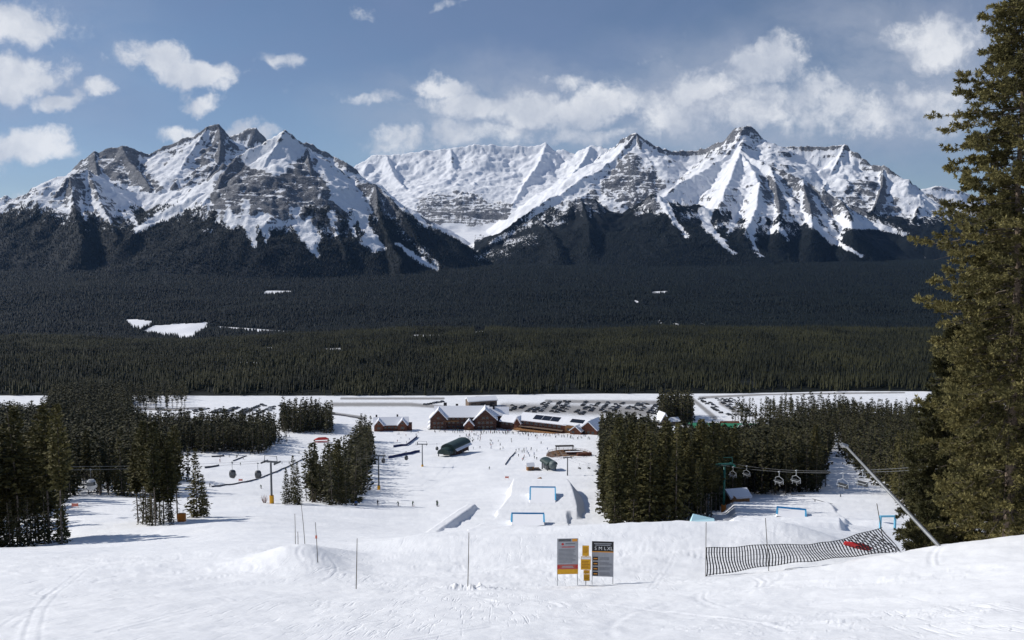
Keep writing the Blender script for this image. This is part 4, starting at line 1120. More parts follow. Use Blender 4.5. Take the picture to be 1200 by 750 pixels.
def big_conifer(name, label, base, h, prof, seed, mat, start=0.06, nbr=150, needle=0.15, per=11, droop=0.1, rtrunk=0.22, lean=(0, 0), dens=1.0, dead=10):
    rg = np.random.default_rng(seed)
    root = thing(name, label, 'tree', base)
    zs = np.linspace(-0.03, 1, 14)
    wob = np.cumsum(rg.normal(0, 0.035, (14, 2)), 0)
    axis = [(lean[0] * h * k + wob[i][0] * h / 25, lean[1] * h * k + wob[i][1] * h / 25, k * h) for i, k in enumerate(zs)]
    MB().tube(axis, [rtrunk * (1 - 0.95 * max(k, 0)) + 0.012 for k in zs], 10).build('trunk', MAT_TRUNK_NEAR, root, True)
    ax = np.array(axis)
    def axp(k): return np.array([np.interp(k, zs, ax[:, i]) for i in range(3)])
    seg_a, seg_b, seg_r = [], [], []
    tp, td, tt, tsz = [], [], [], []
    def seg(a, b, r): seg_a.append(a); seg_b.append(b); seg_r.append(r)
    for i in range(nbr):
        k = start + (1 - start) * ((i + rg.random()) / nbr) ** 0.92
        k = min(k, 0.99)
        ang = i * 2.39996 + rg.normal(0, 0.35)
        L = prof(k) * rg.uniform(0.5, 1.18) + 0.15
        if rg.random() < 0.06: L *= 1.35
        up = 0.45 * (k - 0.45) - droop + rg.normal(0, 0.12)
        p = axp(k); n = max(3, int(L / 0.35)); d = np.array([math.cos(ang), math.sin(ang), up]); d /= np.linalg.norm(d)
        side = np.array([-math.sin(ang), math.cos(ang), 0.0])
        bt = rg.uniform(0, 1)
        for s in range(n):
            q = p + d * (L / n)
            d = d + np.array([0, 0, 0.11 * (1.0 if s > n * 0.4 else -0.55)]) + rg.normal(0, 0.055, 3); d /= np.linalg.norm(d)
            seg(p, q, 0.030 * (1 - 0.85 * s / n) * (0.4 + L / 4)); p = q
            f = (s + 1) / n
            if f < 0.22 and k < 0.85: continue
            ntw = rg.poisson(1.9 * dens * (0.7 + 0.6 * f))
            for _ in range(ntw):
                sd = side * rg.choice([-1, 1]) * rg.uniform(0.5, 1.1)
                td_ = d * rg.uniform(0.35, 1.0) + sd + np.array([0, 0, rg.normal(0.08, 0.32)]); td_ /= np.linalg.norm(td_)
                tl = rg.uniform(0.18, 0.62) * (1.15 - 0.5 * f) * min(1.0, 0.5 + L / 3)
                e = p + td_ * tl; seg(p, e, 0.007)
                nt = max(1, int(tl / 0.11))
                for t in range(nt):
                    u = (t + rg.random()) / nt
                    if u < 0.15: continue
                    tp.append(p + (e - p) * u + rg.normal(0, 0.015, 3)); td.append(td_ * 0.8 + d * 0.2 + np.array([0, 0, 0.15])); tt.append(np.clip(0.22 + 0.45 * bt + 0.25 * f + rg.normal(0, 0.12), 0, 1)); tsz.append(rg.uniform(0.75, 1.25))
        for t in range(3):
            tp.append(p - d * 0.07 * t); td.append(d + np.array([0, 0, 0.2])); tt.append(np.clip(0.5 + 0.4 * bt, 0, 1)); tsz.append(1.2)
    # bare dead branches low on the trunk
    for i in range(dead):
        k = rg.uniform(0.03, 0.5); a = rg.uniform(0, 6.283); p = axp(k); d = np.array([math.cos(a), math.sin(a), rg.uniform(-0.3, 0.3)])
        for s in range(6):
            q = p + d * rg.uniform(0.2, 0.42); seg(p, q, 0.018 * (1 - s / 7)); p = q; d = d + rg.normal(0, 0.22, 3)
    A, B, Rr = np.array(seg_a), np.array(seg_b), np.array(seg_r)
    D = B - A; Dn = D / np.linalg.norm(D, axis=1, keepdims=True)
    ref = np.where(np.abs(Dn[:, 2:3]) < 0.9, np.array([[0, 0, 1.0]]), np.array([[1.0, 0, 0]]))
    U = np.cross(Dn, ref); U /= np.linalg.norm(U, axis=1, keepdims=True); Vv = np.cross(Dn, U)
    ring = []
    for end, sc in ((A, 1.0), (B, 0.8)):
        for j in range(3):
            t = 2.094 * j; ring.append(end + (U * math.cos(t) + Vv * math.sin(t)) * (np.maximum(Rr, 0.004) * sc)[:, None])
    V = np.stack(ring, 1).reshape(-1, 3); b0 = np.arange(len(A)) * 6
    Q = np.concatenate([np.stack([b0 + j, b0 + (j + 1) % 3, b0 + 3 + (j + 1) % 3, b0 + 3 + j], 1) for j in range(3)])
    link('branches', mesh_np('branches', V, quads=Q, smooth=True, mats=[MAT_TWIG]), root)
    tp, td, tt, tsz = np.array(tp), np.array(td), np.array(tt), np.array(tsz)
    td /= np.linalg.norm(td, axis=1, keepdims=True)
    n = len(tp)
    P = np.repeat(tp, per, 0); Dd = np.repeat(td, per, 0) * 0.75 + rg.normal(0, 0.55, (n * per, 3)); Dd /= np.linalg.norm(Dd, axis=1, keepdims=True)
    S = np.repeat(tsz, per)[:, None] * needle * rg.uniform(0.7, 1.2, (n * per, 1))
    Wd = np.cross(Dd, rg.normal(0, 1, (n * per, 3))); Wd /= np.linalg.norm(Wd, axis=1, keepdims=True)
    w = S * 0.135
    V = np.stack([P - Wd * w * 0.5, P + Dd * S * 0.55 + Wd * w, P + Dd * S, P + Dd * S * 0.45 - Wd * w], 1).reshape(-1, 3)
    b0 = np.arange(n * per) * 4
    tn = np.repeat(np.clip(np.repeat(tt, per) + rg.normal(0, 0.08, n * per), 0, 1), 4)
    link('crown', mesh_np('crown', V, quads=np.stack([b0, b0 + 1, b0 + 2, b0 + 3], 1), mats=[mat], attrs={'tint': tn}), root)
    return root, n

def prof_tab(ks, rs): return lambda k: float(np.interp(k, ks, rs))
b = on_ground(1180, 34.0)
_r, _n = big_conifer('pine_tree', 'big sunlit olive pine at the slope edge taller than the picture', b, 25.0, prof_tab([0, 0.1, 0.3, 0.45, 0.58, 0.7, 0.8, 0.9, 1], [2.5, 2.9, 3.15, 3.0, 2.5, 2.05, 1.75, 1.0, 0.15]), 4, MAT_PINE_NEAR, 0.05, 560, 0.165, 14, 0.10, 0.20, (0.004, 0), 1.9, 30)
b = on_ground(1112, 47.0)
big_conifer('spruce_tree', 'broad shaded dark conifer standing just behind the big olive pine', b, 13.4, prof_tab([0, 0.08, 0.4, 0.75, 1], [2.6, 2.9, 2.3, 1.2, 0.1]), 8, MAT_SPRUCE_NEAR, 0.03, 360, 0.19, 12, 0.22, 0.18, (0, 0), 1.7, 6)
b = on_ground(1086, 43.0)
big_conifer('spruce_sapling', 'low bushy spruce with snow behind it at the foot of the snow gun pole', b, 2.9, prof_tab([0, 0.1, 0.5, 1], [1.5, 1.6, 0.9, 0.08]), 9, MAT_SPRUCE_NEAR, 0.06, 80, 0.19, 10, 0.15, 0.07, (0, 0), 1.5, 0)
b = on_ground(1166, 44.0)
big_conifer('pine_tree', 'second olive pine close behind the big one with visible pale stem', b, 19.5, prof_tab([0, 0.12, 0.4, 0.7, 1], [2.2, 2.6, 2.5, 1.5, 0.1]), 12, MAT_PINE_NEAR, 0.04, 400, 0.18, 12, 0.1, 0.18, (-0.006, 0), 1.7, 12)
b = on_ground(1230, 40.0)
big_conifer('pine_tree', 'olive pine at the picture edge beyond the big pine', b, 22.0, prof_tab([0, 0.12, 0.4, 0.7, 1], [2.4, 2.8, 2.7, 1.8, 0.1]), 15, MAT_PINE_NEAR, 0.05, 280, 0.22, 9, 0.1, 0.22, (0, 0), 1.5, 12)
# ------------------------------------------------------------------ near things: signs, net fence, poles, snow gun
M_GREY = material('weathered_sign_grey', (0.36, 0.37, 0.39), 0.6, 0.3, 4.0, 0.08)
M_LINE = material('faded_print', (0.17, 0.175, 0.19), 0.7)
M_BLACK = material('sign_black', (0.02, 0.02, 0.022), 0.5)
M_WHITE = material('sign_white', (0.80, 0.80, 0.78), 0.5)
M_ORANGE = material('sign_orange', (0.72, 0.30, 0.04), 0.5)
M_AMBER = material('sign_amber', (0.70, 0.36, 0.015), 0.5, 0.3, 5.0, 0.08)
M_RED = material('sign_red', (0.50, 0.035, 0.03), 0.5)
M_BROWN = material('sign_brown', (0.16, 0.05, 0.02), 0.6)
M_STEEL = material('galvanised_steel', (0.36, 0.37, 0.38), 0.4, 0.5, 6.0, 0.15, 0.6)
M_CANE = material('grey_bamboo', (0.11, 0.095, 0.07), 0.8)
M_SNOWP = material('piled_snow', (0.84, 0.85, 0.88), 0.7, 0.2)

def ground_at(px, py, lo, hi):
    Y = y_for_row(px, py, lo, hi); a, t = pix_dir(px, py)
    return Vector((a * Y, Y, gz(a * Y, Y)))

def bars(m, x0, x1, z, n, dz, h, mi, seed):
    r = random.Random(seed)
    for i in range(n):
        e = x1 - r.uniform(0.02, 0.25) * (x1 - x0)
        m.box(((x0 + e) / 2, -0.0175, z - i * dz), (e - x0, 0.002, h), mi)

# left information board
base = ground_at(665, 686.5, 26, 40)
s = base.y / 980.0
def lz(py): return float((at(665, py, base.y) - base).z)
t = thing('information_board', 'grey board on two thin legs with orange header and red and amber foot', 'sign', base, 0.05)
W_, zt, zb = 25.5 * s, lz(631.0), lz(672.8)
MB().box((0, 0, (zt + zb) / 2), (W_, 0.03, zt - zb)).build('board', M_GREY, t, bevel=0.004)
for sx in (-1, 1):
    MB().tube([(sx * (W_ / 2 - 0.02), 0.03, -0.25), (sx * (W_ / 2 - 0.02), 0.03, zt - 0.03)], 0.018, 6).build('leg', M_STEEL, t)
m = MB(); hh = zt - zb
m.box((W_ * 0.33, -0.0175, zt - hh * 0.045), (W_ * 0.24, 0.004, hh * 0.075), 0)
m.box((-W_ * 0.14, -0.0175, zt - hh * 0.035), (W_ * 0.60, 0.004, hh * 0.028), 1)
m.box((-W_ * 0.14, -0.0175, zt - hh * 0.068), (W_ * 0.60, 0.004, hh * 0.018), 1)
m.build('header', [M_ORANGE, M_BLACK], t)
m = MB()
m.tube([(-W_ * 0.24, -0.0145, zt - hh * 0.155), (-W_ * 0.24, -0.019, zt - hh * 0.155)], W_ * 0.06, 14, 0)
m.box((W_ * 0.12, -0.0175, zt - hh * 0.145), (W_ * 0.46, 0.003, hh * 0.026), 1)
m.box((W_ * 0.02, -0.0175, zt - hh * 0.235), (W_ * 0.62, 0.003, hh * 0.022), 0)
m.build('emblem', [M_RED, M_LINE], t)
m = MB(); bars(m, -W_ * 0.43, W_ * 0.43, zt - hh * 0.30, 11, hh * 0.036, hh * 0.013, 0, 3); m.build('printed_text', M_LINE, t)
m = MB()
m.box((0, -0.0175, zb + hh * 0.21), (W_ * 0.98, 0.004, hh * 0.13), 0)
for sx in (-1, 1): m.add([(sx * W_ * 0.49, -0.021, zb + hh * 0.275), (sx * W_ * 0.49, -0.021, zb + hh * 0.145), (sx * W_ * 0.34, -0.021, zb + hh * 0.21)], [(0, 1, 2)], 1)
m.box((0, -0.0205, zb + hh * 0.225), (W_ * 0.5, 0.002, hh * 0.02), 2); m.box((0, -0.0205, zb + hh * 0.19), (W_ * 0.56, 0.002, hh * 0.016), 2)
m.build('red_band', [material('faded_red', (0.45, 0.10, 0.08), 0.6), M_RED, M_GREY], t)
m = MB(); m.box((0, -0.0175, zb + hh * 0.075), (W_ * 0.98, 0.004, hh * 0.135), 0)
bars(m, -W_ * 0.42, W_ * 0.42, zb + hh * 0.115, 4, hh * 0.026, hh * 0.010, 1, 5)
m.build('amber_foot', [M_AMBER, M_BROWN], t)

# the stacked amber plates on one post
base2 = ground_at(686.5, 686, 26, 40); s = base2.y / 980.0
def lz2(py): return float((at(686.5, py, base2.y) - base2).z)
t = thing('warning_sign', 'narrow post of stacked amber plates between the two grey boards', 'sign', base2, -0.04)
MB().tube([(0, 0.03, -0.25), (0, 0.03, lz2(640))], 0.02, 6).build('post', M_STEEL, t)
def plate(x0, x1, y0, y1, name, strip=None, dy=0.0):
    z1, z0 = lz2(y0), lz2(y1); cx = ((x0 + x1) / 2 - 686.5) * s; w = (x1 - x0) * s
    m = MB(); m.box((cx, dy, (z0 + z1) / 2), (w, 0.02, z1 - z0), 0); o = m.build(name, [M_AMBER], t, bevel=0.003)
    k = MB(); bars(k, cx - w * 0.40, cx + w * 0.42, z1 - (z1 - z0) * (0.2 if strip is None else 0.36), 5, (z1 - z0) * 0.12, (z1 - z0) * 0.045, 0, int(x0))
    for i, (a, b, c) in enumerate([]): pass
    if strip is not None: k.box((cx, -0.0175, z1 - (z1 - z0) * 0.12), (w * 0.92, 0.004, (z1 - z0) * 0.16), 1)
    q = k.build('printed_text', [material('plate_print', (0.34, 0.14, 0.01), 0.6), strip or M_WHITE], o); q.location = (0, dy + 0.005, 0)
plate(682.0, 690.0, 639.3, 651.6, 'upper_plate')
plate(680.3, 692.3, 652.2, 667.6, 'middle_plate', M_WHITE)
plate(683.6, 691.2, 668.1, 672.3, 'orange_plate', M_ORANGE)
plate(683.8, 691.2, 672.8, 680.6, 'lower_plate')

# right board with size letters
base3 = ground_at(706, 685, 26, 40); s = base3.y / 980.0
def lz3(py): return float((at(706, py, base3.y) - base3).z)
t = thing('information_board', 'grey board on legs with black header lettered S M L XL', 'sign', base3, -0.08)
W_, zt, zb = 26.0 * s, lz3(634.4), lz3(675.5); hh = zt - zb
MB().box((0, 0, (zt + zb) / 2), (W_, 0.03, hh)).build('board', M_GREY, t, bevel=0.004)
for sx in (-1, 1): MB().tube([(sx * (W_ / 2 - 0.02), 0.03, -0.25), (sx * (W_ / 2 - 0.02), 0.03, zt - 0.03)], 0.018, 6).build('leg', M_STEEL, t)
m = MB(); m.box((0, -0.0175, zt - hh * 0.14), (W_, 0.005, hh * 0.28), 0); m.box((0, -0.0175, zt - hh * 0.295), (W_, 0.005, hh * 0.028), 1)
m.box((0, -0.021, zt - hh * 0.06), (W_ * 0.8, 0.002, hh * 0.022), 2); m.box((0, -0.021, zt - hh * 0.105), (W_ * 0.7, 0.002, hh * 0.022), 2)
hd = m.build('header', [M_BLACK, M_ORANGE, M_GREY], t)
for k, ch in enumerate(('S', 'M', 'L', 'XL')):
    me = text_mesh(ch, hh * 0.135); me.materials.append(M_WHITE)
    o = link('lettering', me, hd); o.rotation_euler = (math.pi / 2, 0, 0); o.location = (W_ * (-0.33 + 0.22 * k), -0.022, zt - hh * 0.20)
for k in range(4):
    z = zb + hh * (0.075 + 0.145 * k)
    m = MB(); m.box((-W_ * 0.33, -0.0175, z), (W_ * 0.24, 0.005, hh * 0.105), 0); m.box((-W_ * 0.33, -0.021, z), (W_ * 0.17, 0.002, hh * 0.03), 1)
    m.build('icon_tile', [M_BLACK, M_ORANGE], t)
m = MB()
for k in range(4): bars(m, -W_ * 0.15, W_ * 0.44, zb + hh * (0.11 + 0.145 * k), 3, hh * 0.03, hh * 0.011, 0, 20 + k)
m.build('printed_text', M_LINE, t)

# ---- net fence
M_NET = material('black_net_fabric', (0.022, 0.023, 0.028), 0.7)
top = [(827, 641.5), (845, 641.5), (870, 640), (897, 637.5), (925, 638), (950, 637.5), (972, 635), (992, 630), (1012, 624), (1033, 617.5)]
bot = [(827, 675.5), (845, 673), (870, 668.5), (897, 664), (925, 660.5), (950, 658), (972, 655.5), (992, 653), (1022, 650), (1055, 645.5)]
def poly_at(pts, u):
    d = np.concatenate([[0], np.cumsum(np.hypot(*np.diff(np.array(pts, float), axis=0).T))]); d /= d[-1]
    return float(np.interp(u, d, [p[0] for p in pts])), float(np.interp(u, d, [p[1] for p in pts]))
def fence_pt(u, k):
    bx_, by_ = poly_at(bot, u); tx, ty = poly_at(top, u)
    Y = FENCE_Y(u)
    lo_ = at(bx_, by_, Y); hi_ = at(tx, ty, Y + 0.15)
    sag = 0.10 * math.sin(9 * u + 2) * math.sin(math.pi * k) + 0.05 * math.sin(31 * u)
    p = lo_ + (hi_ - lo_) * k; p.y += sag
    return p
_fy = [(u, y_for_row(poly_at(bot, u)[0], poly_at(bot, u)[1] + 0.6, 22, 36)) for u in np.linspace(0, 1, 14)]
def FENCE_Y(u): return float(np.interp(u, [q[0] for q in _fy], [q[1] for q in _fy]))
p0 = fence_pt(0, 0)
fence = thing('net_fence', 'low black slatted net fence drooping across the snow beside the terrain park', 'fence', (p0.x, p0.y, gz(p0.x, p0.y)))
off = Vector(fence.location)
m = MB(); NST = 66
for i in range(NST):
    u0, u1 = (i + 0.14) / NST, (i + 0.56) / NST
    ks = [0, 0.14, 0.3, 0.5, 0.75, 1.0]
    L_ = [fence_pt(u0 + 0.012 * math.sin(4 * k + 0.2 * i) * (1 - k), k) - off for k in ks]; R_ = [fence_pt(u1 + 0.012 * math.sin(4 * k + 0.2 * i) * (1 - k), k) - off for k in ks]
    v = [q for a_, b_ in zip(L_, R_) for q in (a_, b_)]; v += [q + Vector((0, 0.012, 0)) for q in v]
    n = 2 * len(ks)
    f = []
    for j in range(len(ks) - 1):
        a_ = 2 * j; f += [(a_, a_ + 1, a_ + 3, a_ + 2), (a_ + n, a_ + 2 + n, a_ + 3 + n, a_ + 1 + n), (a_, a_ + 2, a_ + 2 + n, a_ + n), (a_ + 1, a_ + 1 + n, a_ + 3 + n, a_ + 3)]
    m.add(v, f)
for k in (0.03, 0.2, 0.4, 0.6, 0.8, 0.985):
    m.tube([fence_pt(u, k) - off for u in np.linspace(0.0, 1, 50)], 0.004 if 0.1 < k < 0.9 else 0.012, 4)
m.build('netting', M_NET, fence)
m = MB()
for i in range(8):
    u = 0.80 + 0.022 * i
    m.tube([fence_pt(u - 0.03, 0.95) - off + Vector((0, -0.02, 0)), fence_pt(u + 0.06, 0.08) - off + Vector((0, -0.02, 0))], 0.016, 4)
m.build('bunched_netting', M_NET, fence)
for px, u, ytop, nm in ((827.5, 0.0, 612, 'post'), (897, 0.325, 607, 'post'), (1032, 1.0, 590, 'post')):
    if u < 0.9: lo_ = fence_pt(u, 0) ; hi_ = at(px, ytop, lo_.y + 0.12)
    else: hi_ = at(1027.5, ytop, FENCE_Y(1) + 0.3); lo_ = at(1036, 632, FENCE_Y(1) + 0.15)
    MB().tube([lo_ - off - Vector((0, 0, 0.2)), hi_ - off], 0.015, 6).build(nm, M_CANE, fence)
# red pad lying against the fence from behind
q = at(1006, 640, FENCE_Y(0.86) + 0.35)
pad = MB()
for i in range(3):
    pad.tube([(-0.52 + 0.02 * i, 0.10 * i, 0.16 - 0.07 * i), (-0.1, 0.10 * i, 0.07 - 0.07 * i), (0.30, 0.1 * i, -0.02 - 0.07 * i), (0.52, 0.10 * i, -0.08 - 0.07 * i)], [0.03, 0.075, 0.075, 0.03], 8)
o = pad.build('crash_pad', material('red_vinyl', (0.55, 0.03, 0.035), 0.45), None, True)
o.location = q
tag(o, 'crumpled red pad caught behind the black net fence', 'pad')

# ---- bamboo poles
def pole(px0, py0, px1, py1, lo, hi, label, tape=None):
    b_ = ground_at(px0, py0, lo, hi); tp_ = at(px1, py1, b_.y)
    if px1 != px0: pass
    t = thing('bamboo_pole', label, 'pole', b_)
    MB().tube([(0, 0, -0.3), tuple((tp_ - b_) * 0.5 + Vector((0.008, 0, 0))), tuple(tp_ - b_)], [0.020, 0.017, 0.013], 6).build('cane', M_CANE, t)
    if tape:
        c_ = (at(px0 + (px1 - px0) * tape, py0 + (py1 - py0) * tape, b_.y) - b_)
        MB().tube([c_ - Vector((0, 0, 0.07)), c_ + Vector((0, 0, 0.07))], 0.05, 8).build('marker_tape', material('faded_pink_tape', (0.65, 0.22, 0.16), 0.6), t)
pole(417, 690, 418.5, 631, 26, 38, 'dark bamboo pole alone on the snow nearest the knoll')
pole(548, 687, 549.5, 624, 26, 38, 'bamboo pole rising from scraped lumpy snow')
pole(372.5, 660, 369.5, 612, 34, 48, 'bamboo pole with pink tape on the knoll', 0.64)
pole(357.5, 630, 353, 591, 40, 60, 'slightly tilted bamboo pole on top of the knoll')
pole(346, 634, 345.5, 602, 40, 60, 'short bamboo pole on the knoll shoulder')
pole(349, 632, 349, 623, 44, 60, 'stubby cane low behind the knoll')

# ---- snow gun lance on its leaning tube
b_ = ground_at(1100, 639.5, 24, 36); e = at(990.5, 522, b_.y + 5.5)
t = thing('snow_gun_lance', 'long grey steel snowmaking tube leaning across the wood from the slope edge', 'snow gun', b_)
d = e - b_
MB().tube([tuple(d * -0.06), (0, 0, 0), tuple(d * 0.5), tuple(d)], [0.068, 0.068, 0.056, 0.042], 10).build('tube', material('dull_grey_steel', (0.24, 0.25, 0.26), 0.55, 0.4, 4.0, 0.2, 0.3), t, True)
m = MB(); m.tube([tuple(d + Vector((0.1, 0, -0.05))), tuple(d + Vector((-0.16, 0, 0.05)))], 0.085, 8); m.tube([tuple(d + Vector((-0.12, 0, 0.02))), tuple(d + Vector((-0.22, 0, 0.06)))], 0.045, 6)
m.build('nozzle_head', M_STEEL, t)
m = MB(); m.tube([tuple(d * 0.10 + Vector((0.10, 0, 0))), tuple(d * 0.52 + Vector((0.09, 0, 0))), tuple(d * 0.97 + Vector((0.05, 0, 0)))], 0.022, 6)
m.build('air_hose', M_BLACK, t)
# ------------------------------------------------------------------ terrain park jumps, lifts, huts on the slope
M_BLUE = material('blue_dye_line', (0.06, 0.36, 0.62), 0.6)
M_SHED = material('shaded_snow', (0.82, 0.84, 0.88), 0.7, 0.2)
M_PANEL = material('brown_board', (0.20, 0.11, 0.055), 0.8, 0.2, 3.0, 0.3)

def kicker(px0, px1, row, Y, length, label, drop_rows, blue=0.13, loc_shift=0.0):
    """a take-off: ramp rising away from the rider, dyed along its two sides and lip"""
    a, b_ = at(px0, row, Y), at(px1, row, Y)
    w = b_.x - a.x; cx = (a.x + b_.x) / 2
    yb = Y - length
    zf = gz(cx, yb) - 0.05; zg = min(gz(a.x, Y + 0.6), gz(b_.x, Y + 0.6)) - 1.0
    cx0 = cx; cx = cx * yb / Y; rot = -math.atan2(cx0, Y)
    zf = gz(cx, yb) - 0.05
    o = thing('snow_jump', label, 'jump', (cx, yb, zf), rot)
    H_ = a.z - zf
    n = 8; prof = [(length * i / n, H_ * ((0.72 * i / n) + 0.28 * (i / n) ** 2)) for i in range(n + 1)]
    wb = w * (Y - length) / Y * 1.03
    v, f = [], []
    for (y, z) in prof:
        k = y / length; ww = wb + (w - wb) * k
        e = ww * (0.5 + 0.0)
        s_ = 0.30 * max(z - prof[0][1] + 0.6, 0.3)
        xm = cx * (yb + y) / yb; zg_l = gz(xm - e - s_, yb + y) - zf - 0.6; zg_r = gz(xm + e + s_, yb + y) - zf - 0.6
        v += [(-e - s_ - 0.3, y, zg_l), (-e, y, z), (0, y, z - 0.04), (e, y, z), (e + s_ + 0.3, y, zg_r)]
    for i in range(n):
        for j in range(4):
            q = i * 5 + j; f.append((q, q + 1, q + 6, q + 5))
    # the steep back under the lip
    y, z = prof[-1]; q = n * 5; o2 = len(v)
    for j in range(5):
        x, _y, zz = v[q + j]; v.append((x * 1.0, y + 0.7 * H_ * 0.45, zg - zf))
    for j in range(4): f.append((q + j, q + j + 1, o2 + j + 1, o2 + j))
    MB().add(v, f).build('ramp', M_SNOWP, o)
    m = MB(); d = 0.012
    ee = w / 2
    bl = length * 0.045
    m.slab([(-ee, length - bl, prof[-1][1] - H_ * bl * 1.28 / length + d + .01), (ee, length - bl, prof[-1][1] - H_ * bl * 1.28 / length + d + .01), (ee, length + 0.02, prof[-1][1] + d + .02), (-ee, length + 0.02, prof[-1][1] + d + .02)], 0.04)
    m.box((0, length + 0.05, prof[-1][1] + 0.06), (w + 0.3, 0.10, 0.50))
    for sx in (-1, 1):
        for (y0, z0), (y1, z1) in zip(prof[1:-1], prof[2:]):
            w0, w1 = wb + (w - wb) * y0 / length, wb + (w - wb) * y1 / length
            m.slab([(sx * (w0 / 2 + 0.02) - blue, y0, z0 + d + .03), (sx * (w0 / 2 + 0.02) + blue, y0, z0 + d + .03), (sx * (w1 / 2 + 0.02) + blue, y1, z1 + d + .03), (sx * (w1 / 2 + 0.02) - blue, y1, z1 + d + .03)], 0.05)
    m.build('blue_dye_edge', M_BLUE, o)
    return o
kicker(600, 637, 602.3, 182.0, 32.0, 'nearer white snow jump outlined in blue on the long mound', 20, 0.17)
kicker(621.5, 650.5, 571.0, 276.0, 40.0, 'farther white snow jump outlined in blue on the long mound', 17, 0.2)
kicker(912, 943, 594.3, 163.0, 23.0, 'white snow jump outlined in blue beside the orange based lift tower', 11, 0.15)

# pale cyan dyed snow wedge by the grove
b_ = on_ground(825, 128.0); b_.z -= 0.2; s = b_.y / 980
o = MB().add([(-17 * s, -1.5, -0.3), (15 * s, -1.5, -0.3), (19 * s, 3, -0.3), (-13 * s, 3, -0.3), (-15 * s, 0.6, 0.62), (14 * s, 0.4, 0.30), (17 * s, 2.6, 0.45), (-9 * s, 2.6, 1.25)], [(0, 1, 5, 4), (1, 2, 6, 5), (2, 3, 7, 6), (3, 0, 4, 7), (4, 5, 6, 7)]).build('snow_wedge', material('cyan_tinted_snow', (0.52, 0.78, 0.84), 0.6), None, bevel=0.06)
o.location = b_; tag(o, 'pale cyan tinted snow wedge at the corner of the grove', 'snow feature')
# blue rail feature
b_ = on_ground(1040, 112.0); s = b_.y / 980
t = thing('blue_rail', 'small pale blue box rail on legs below the dark wood', 'rail', b_, 0.05)
zr = float((at(1040, 605, b_.y) - b_).z)
MB().box((0, 0, zr), (20 * s, 0.35, 0.2)).build('rail_top', material('pale_blue_steel', (0.16, 0.45, 0.62), 0.5), t, bevel=0.02)
for sx in (-1, 1): MB().box((sx * 9 * s, 0, zr / 2 - 0.2), (0.22, 0.3, zr + 0.4)).build('leg', material('pale_blue_steel_leg', (0.16, 0.45, 0.62), 0.5), t)
# brown block on top of the long mound
b_ = on_ground(632.5, 338.0); s = b_.y / 980
m = MB(); m.prism([(-3.6 * s, -0.4), (3.2 * s, -0.4), (3.6 * s, 1.5), (1.5 * s, 2.4), (-2.6 * s, 1.9)], -1.2, 1.2)
o = m.build('wooden_starting_block', M_PANEL, None, bevel=0.08); o.location = b_; tag(o, 'brown wooden block standing at the top of the long jump mound', 'block')

# ---- lift towers, ropes, cabins and chairs
M_TOWER = material('grey_painted_steel', (0.10, 0.11, 0.12), 0.5, 0.4, 2.0, 0.15)
M_GREEN = material('green_painted_steel', (0.015, 0.12, 0.095), 0.5, 0.4, 2.0, 0.15)
M_PAD = material('yellow_tower_padding', (0.72, 0.36, 0.02), 0.6, 0.3)
M_OPAD = material('orange_tower_padding', (0.60, 0.20, 0.03), 0.6, 0.3)
M_ROPE = material('steel_rope', (0.16, 0.165, 0.17), 0.5, 0.4)
M_DARK = material('dark_cabin_shell', (0.035, 0.038, 0.042), 0.35, 0.5)
M_GLASS = material('smoked_glass', (0.06, 0.07, 0.08), 0.1, 0.6)
M_CHAIRW = material('pale_chair_frame', (0.50, 0.52, 0.53), 0.5, 0.4)

def tower(px, Y, row_top, label, arm, dirv, steel=M_TOWER, pad=M_PAD, r=0.32, frame=True, padh=2.6):
    b_ = on_ground(px, Y); top = float((at(px, row_top, Y) - b_).z)
    rz = math.atan2(dirv[1], dirv[0]) - math.pi / 2
    t = thing('lift_tower', label, 'lift tower', b_, rz)
    MB().tube([(0, 0, -0.5), (0, 0, top)], [r * 1.1, r * 0.85], 10).build('column', steel, t, True)
    if pad: MB().tube([(0, 0, -0.2), (0, 0, padh)], r * 2.1, 10).build('padding', pad, t)
    m = MB(); m.box((0, 0, top), (arm * 2, 0.4, 0.45))
    if frame:
        m.tube([(-arm, 0, top), (-arm * 0.9, 0, top + 1.7)], 0.09, 5); m.tube([(arm, 0, top), (arm * 0.9, 0, top + 1.7)], 0.09, 5); m.tube([(-arm * 0.95, 0, top + 1.6), (arm * 0.95, 0, top + 1.6)], 0.07, 5)
    m.build('crossarm', steel, t)
    for sx in (-1, 1):
        k = MB(); k.box((sx * arm, 0, top - 0.35), (0.16, 3.2, 0.16))
        for i in range(6): k.tube([(sx * arm - 0.1, -1.4 + 0.56 * i, top - 0.12), (sx * arm + 0.1, -1.4 + 0.56 * i, top - 0.12)], 0.22, 8)
        k.build('sheave_train', steel, t)
    R = Matrix.Rotation(rz, 3, 'Z')
    return [b_ + R @ Vector((sx * arm, 0, top + 0.1)) for sx in (-1, 1)]

def catenary(a, b_, sag, n=16):
    return [a + (b_ - a) * (i / n) - Vector((0, 0, sag * 4 * (i / n) * (1 - i / n))) for i in range(n + 1)]

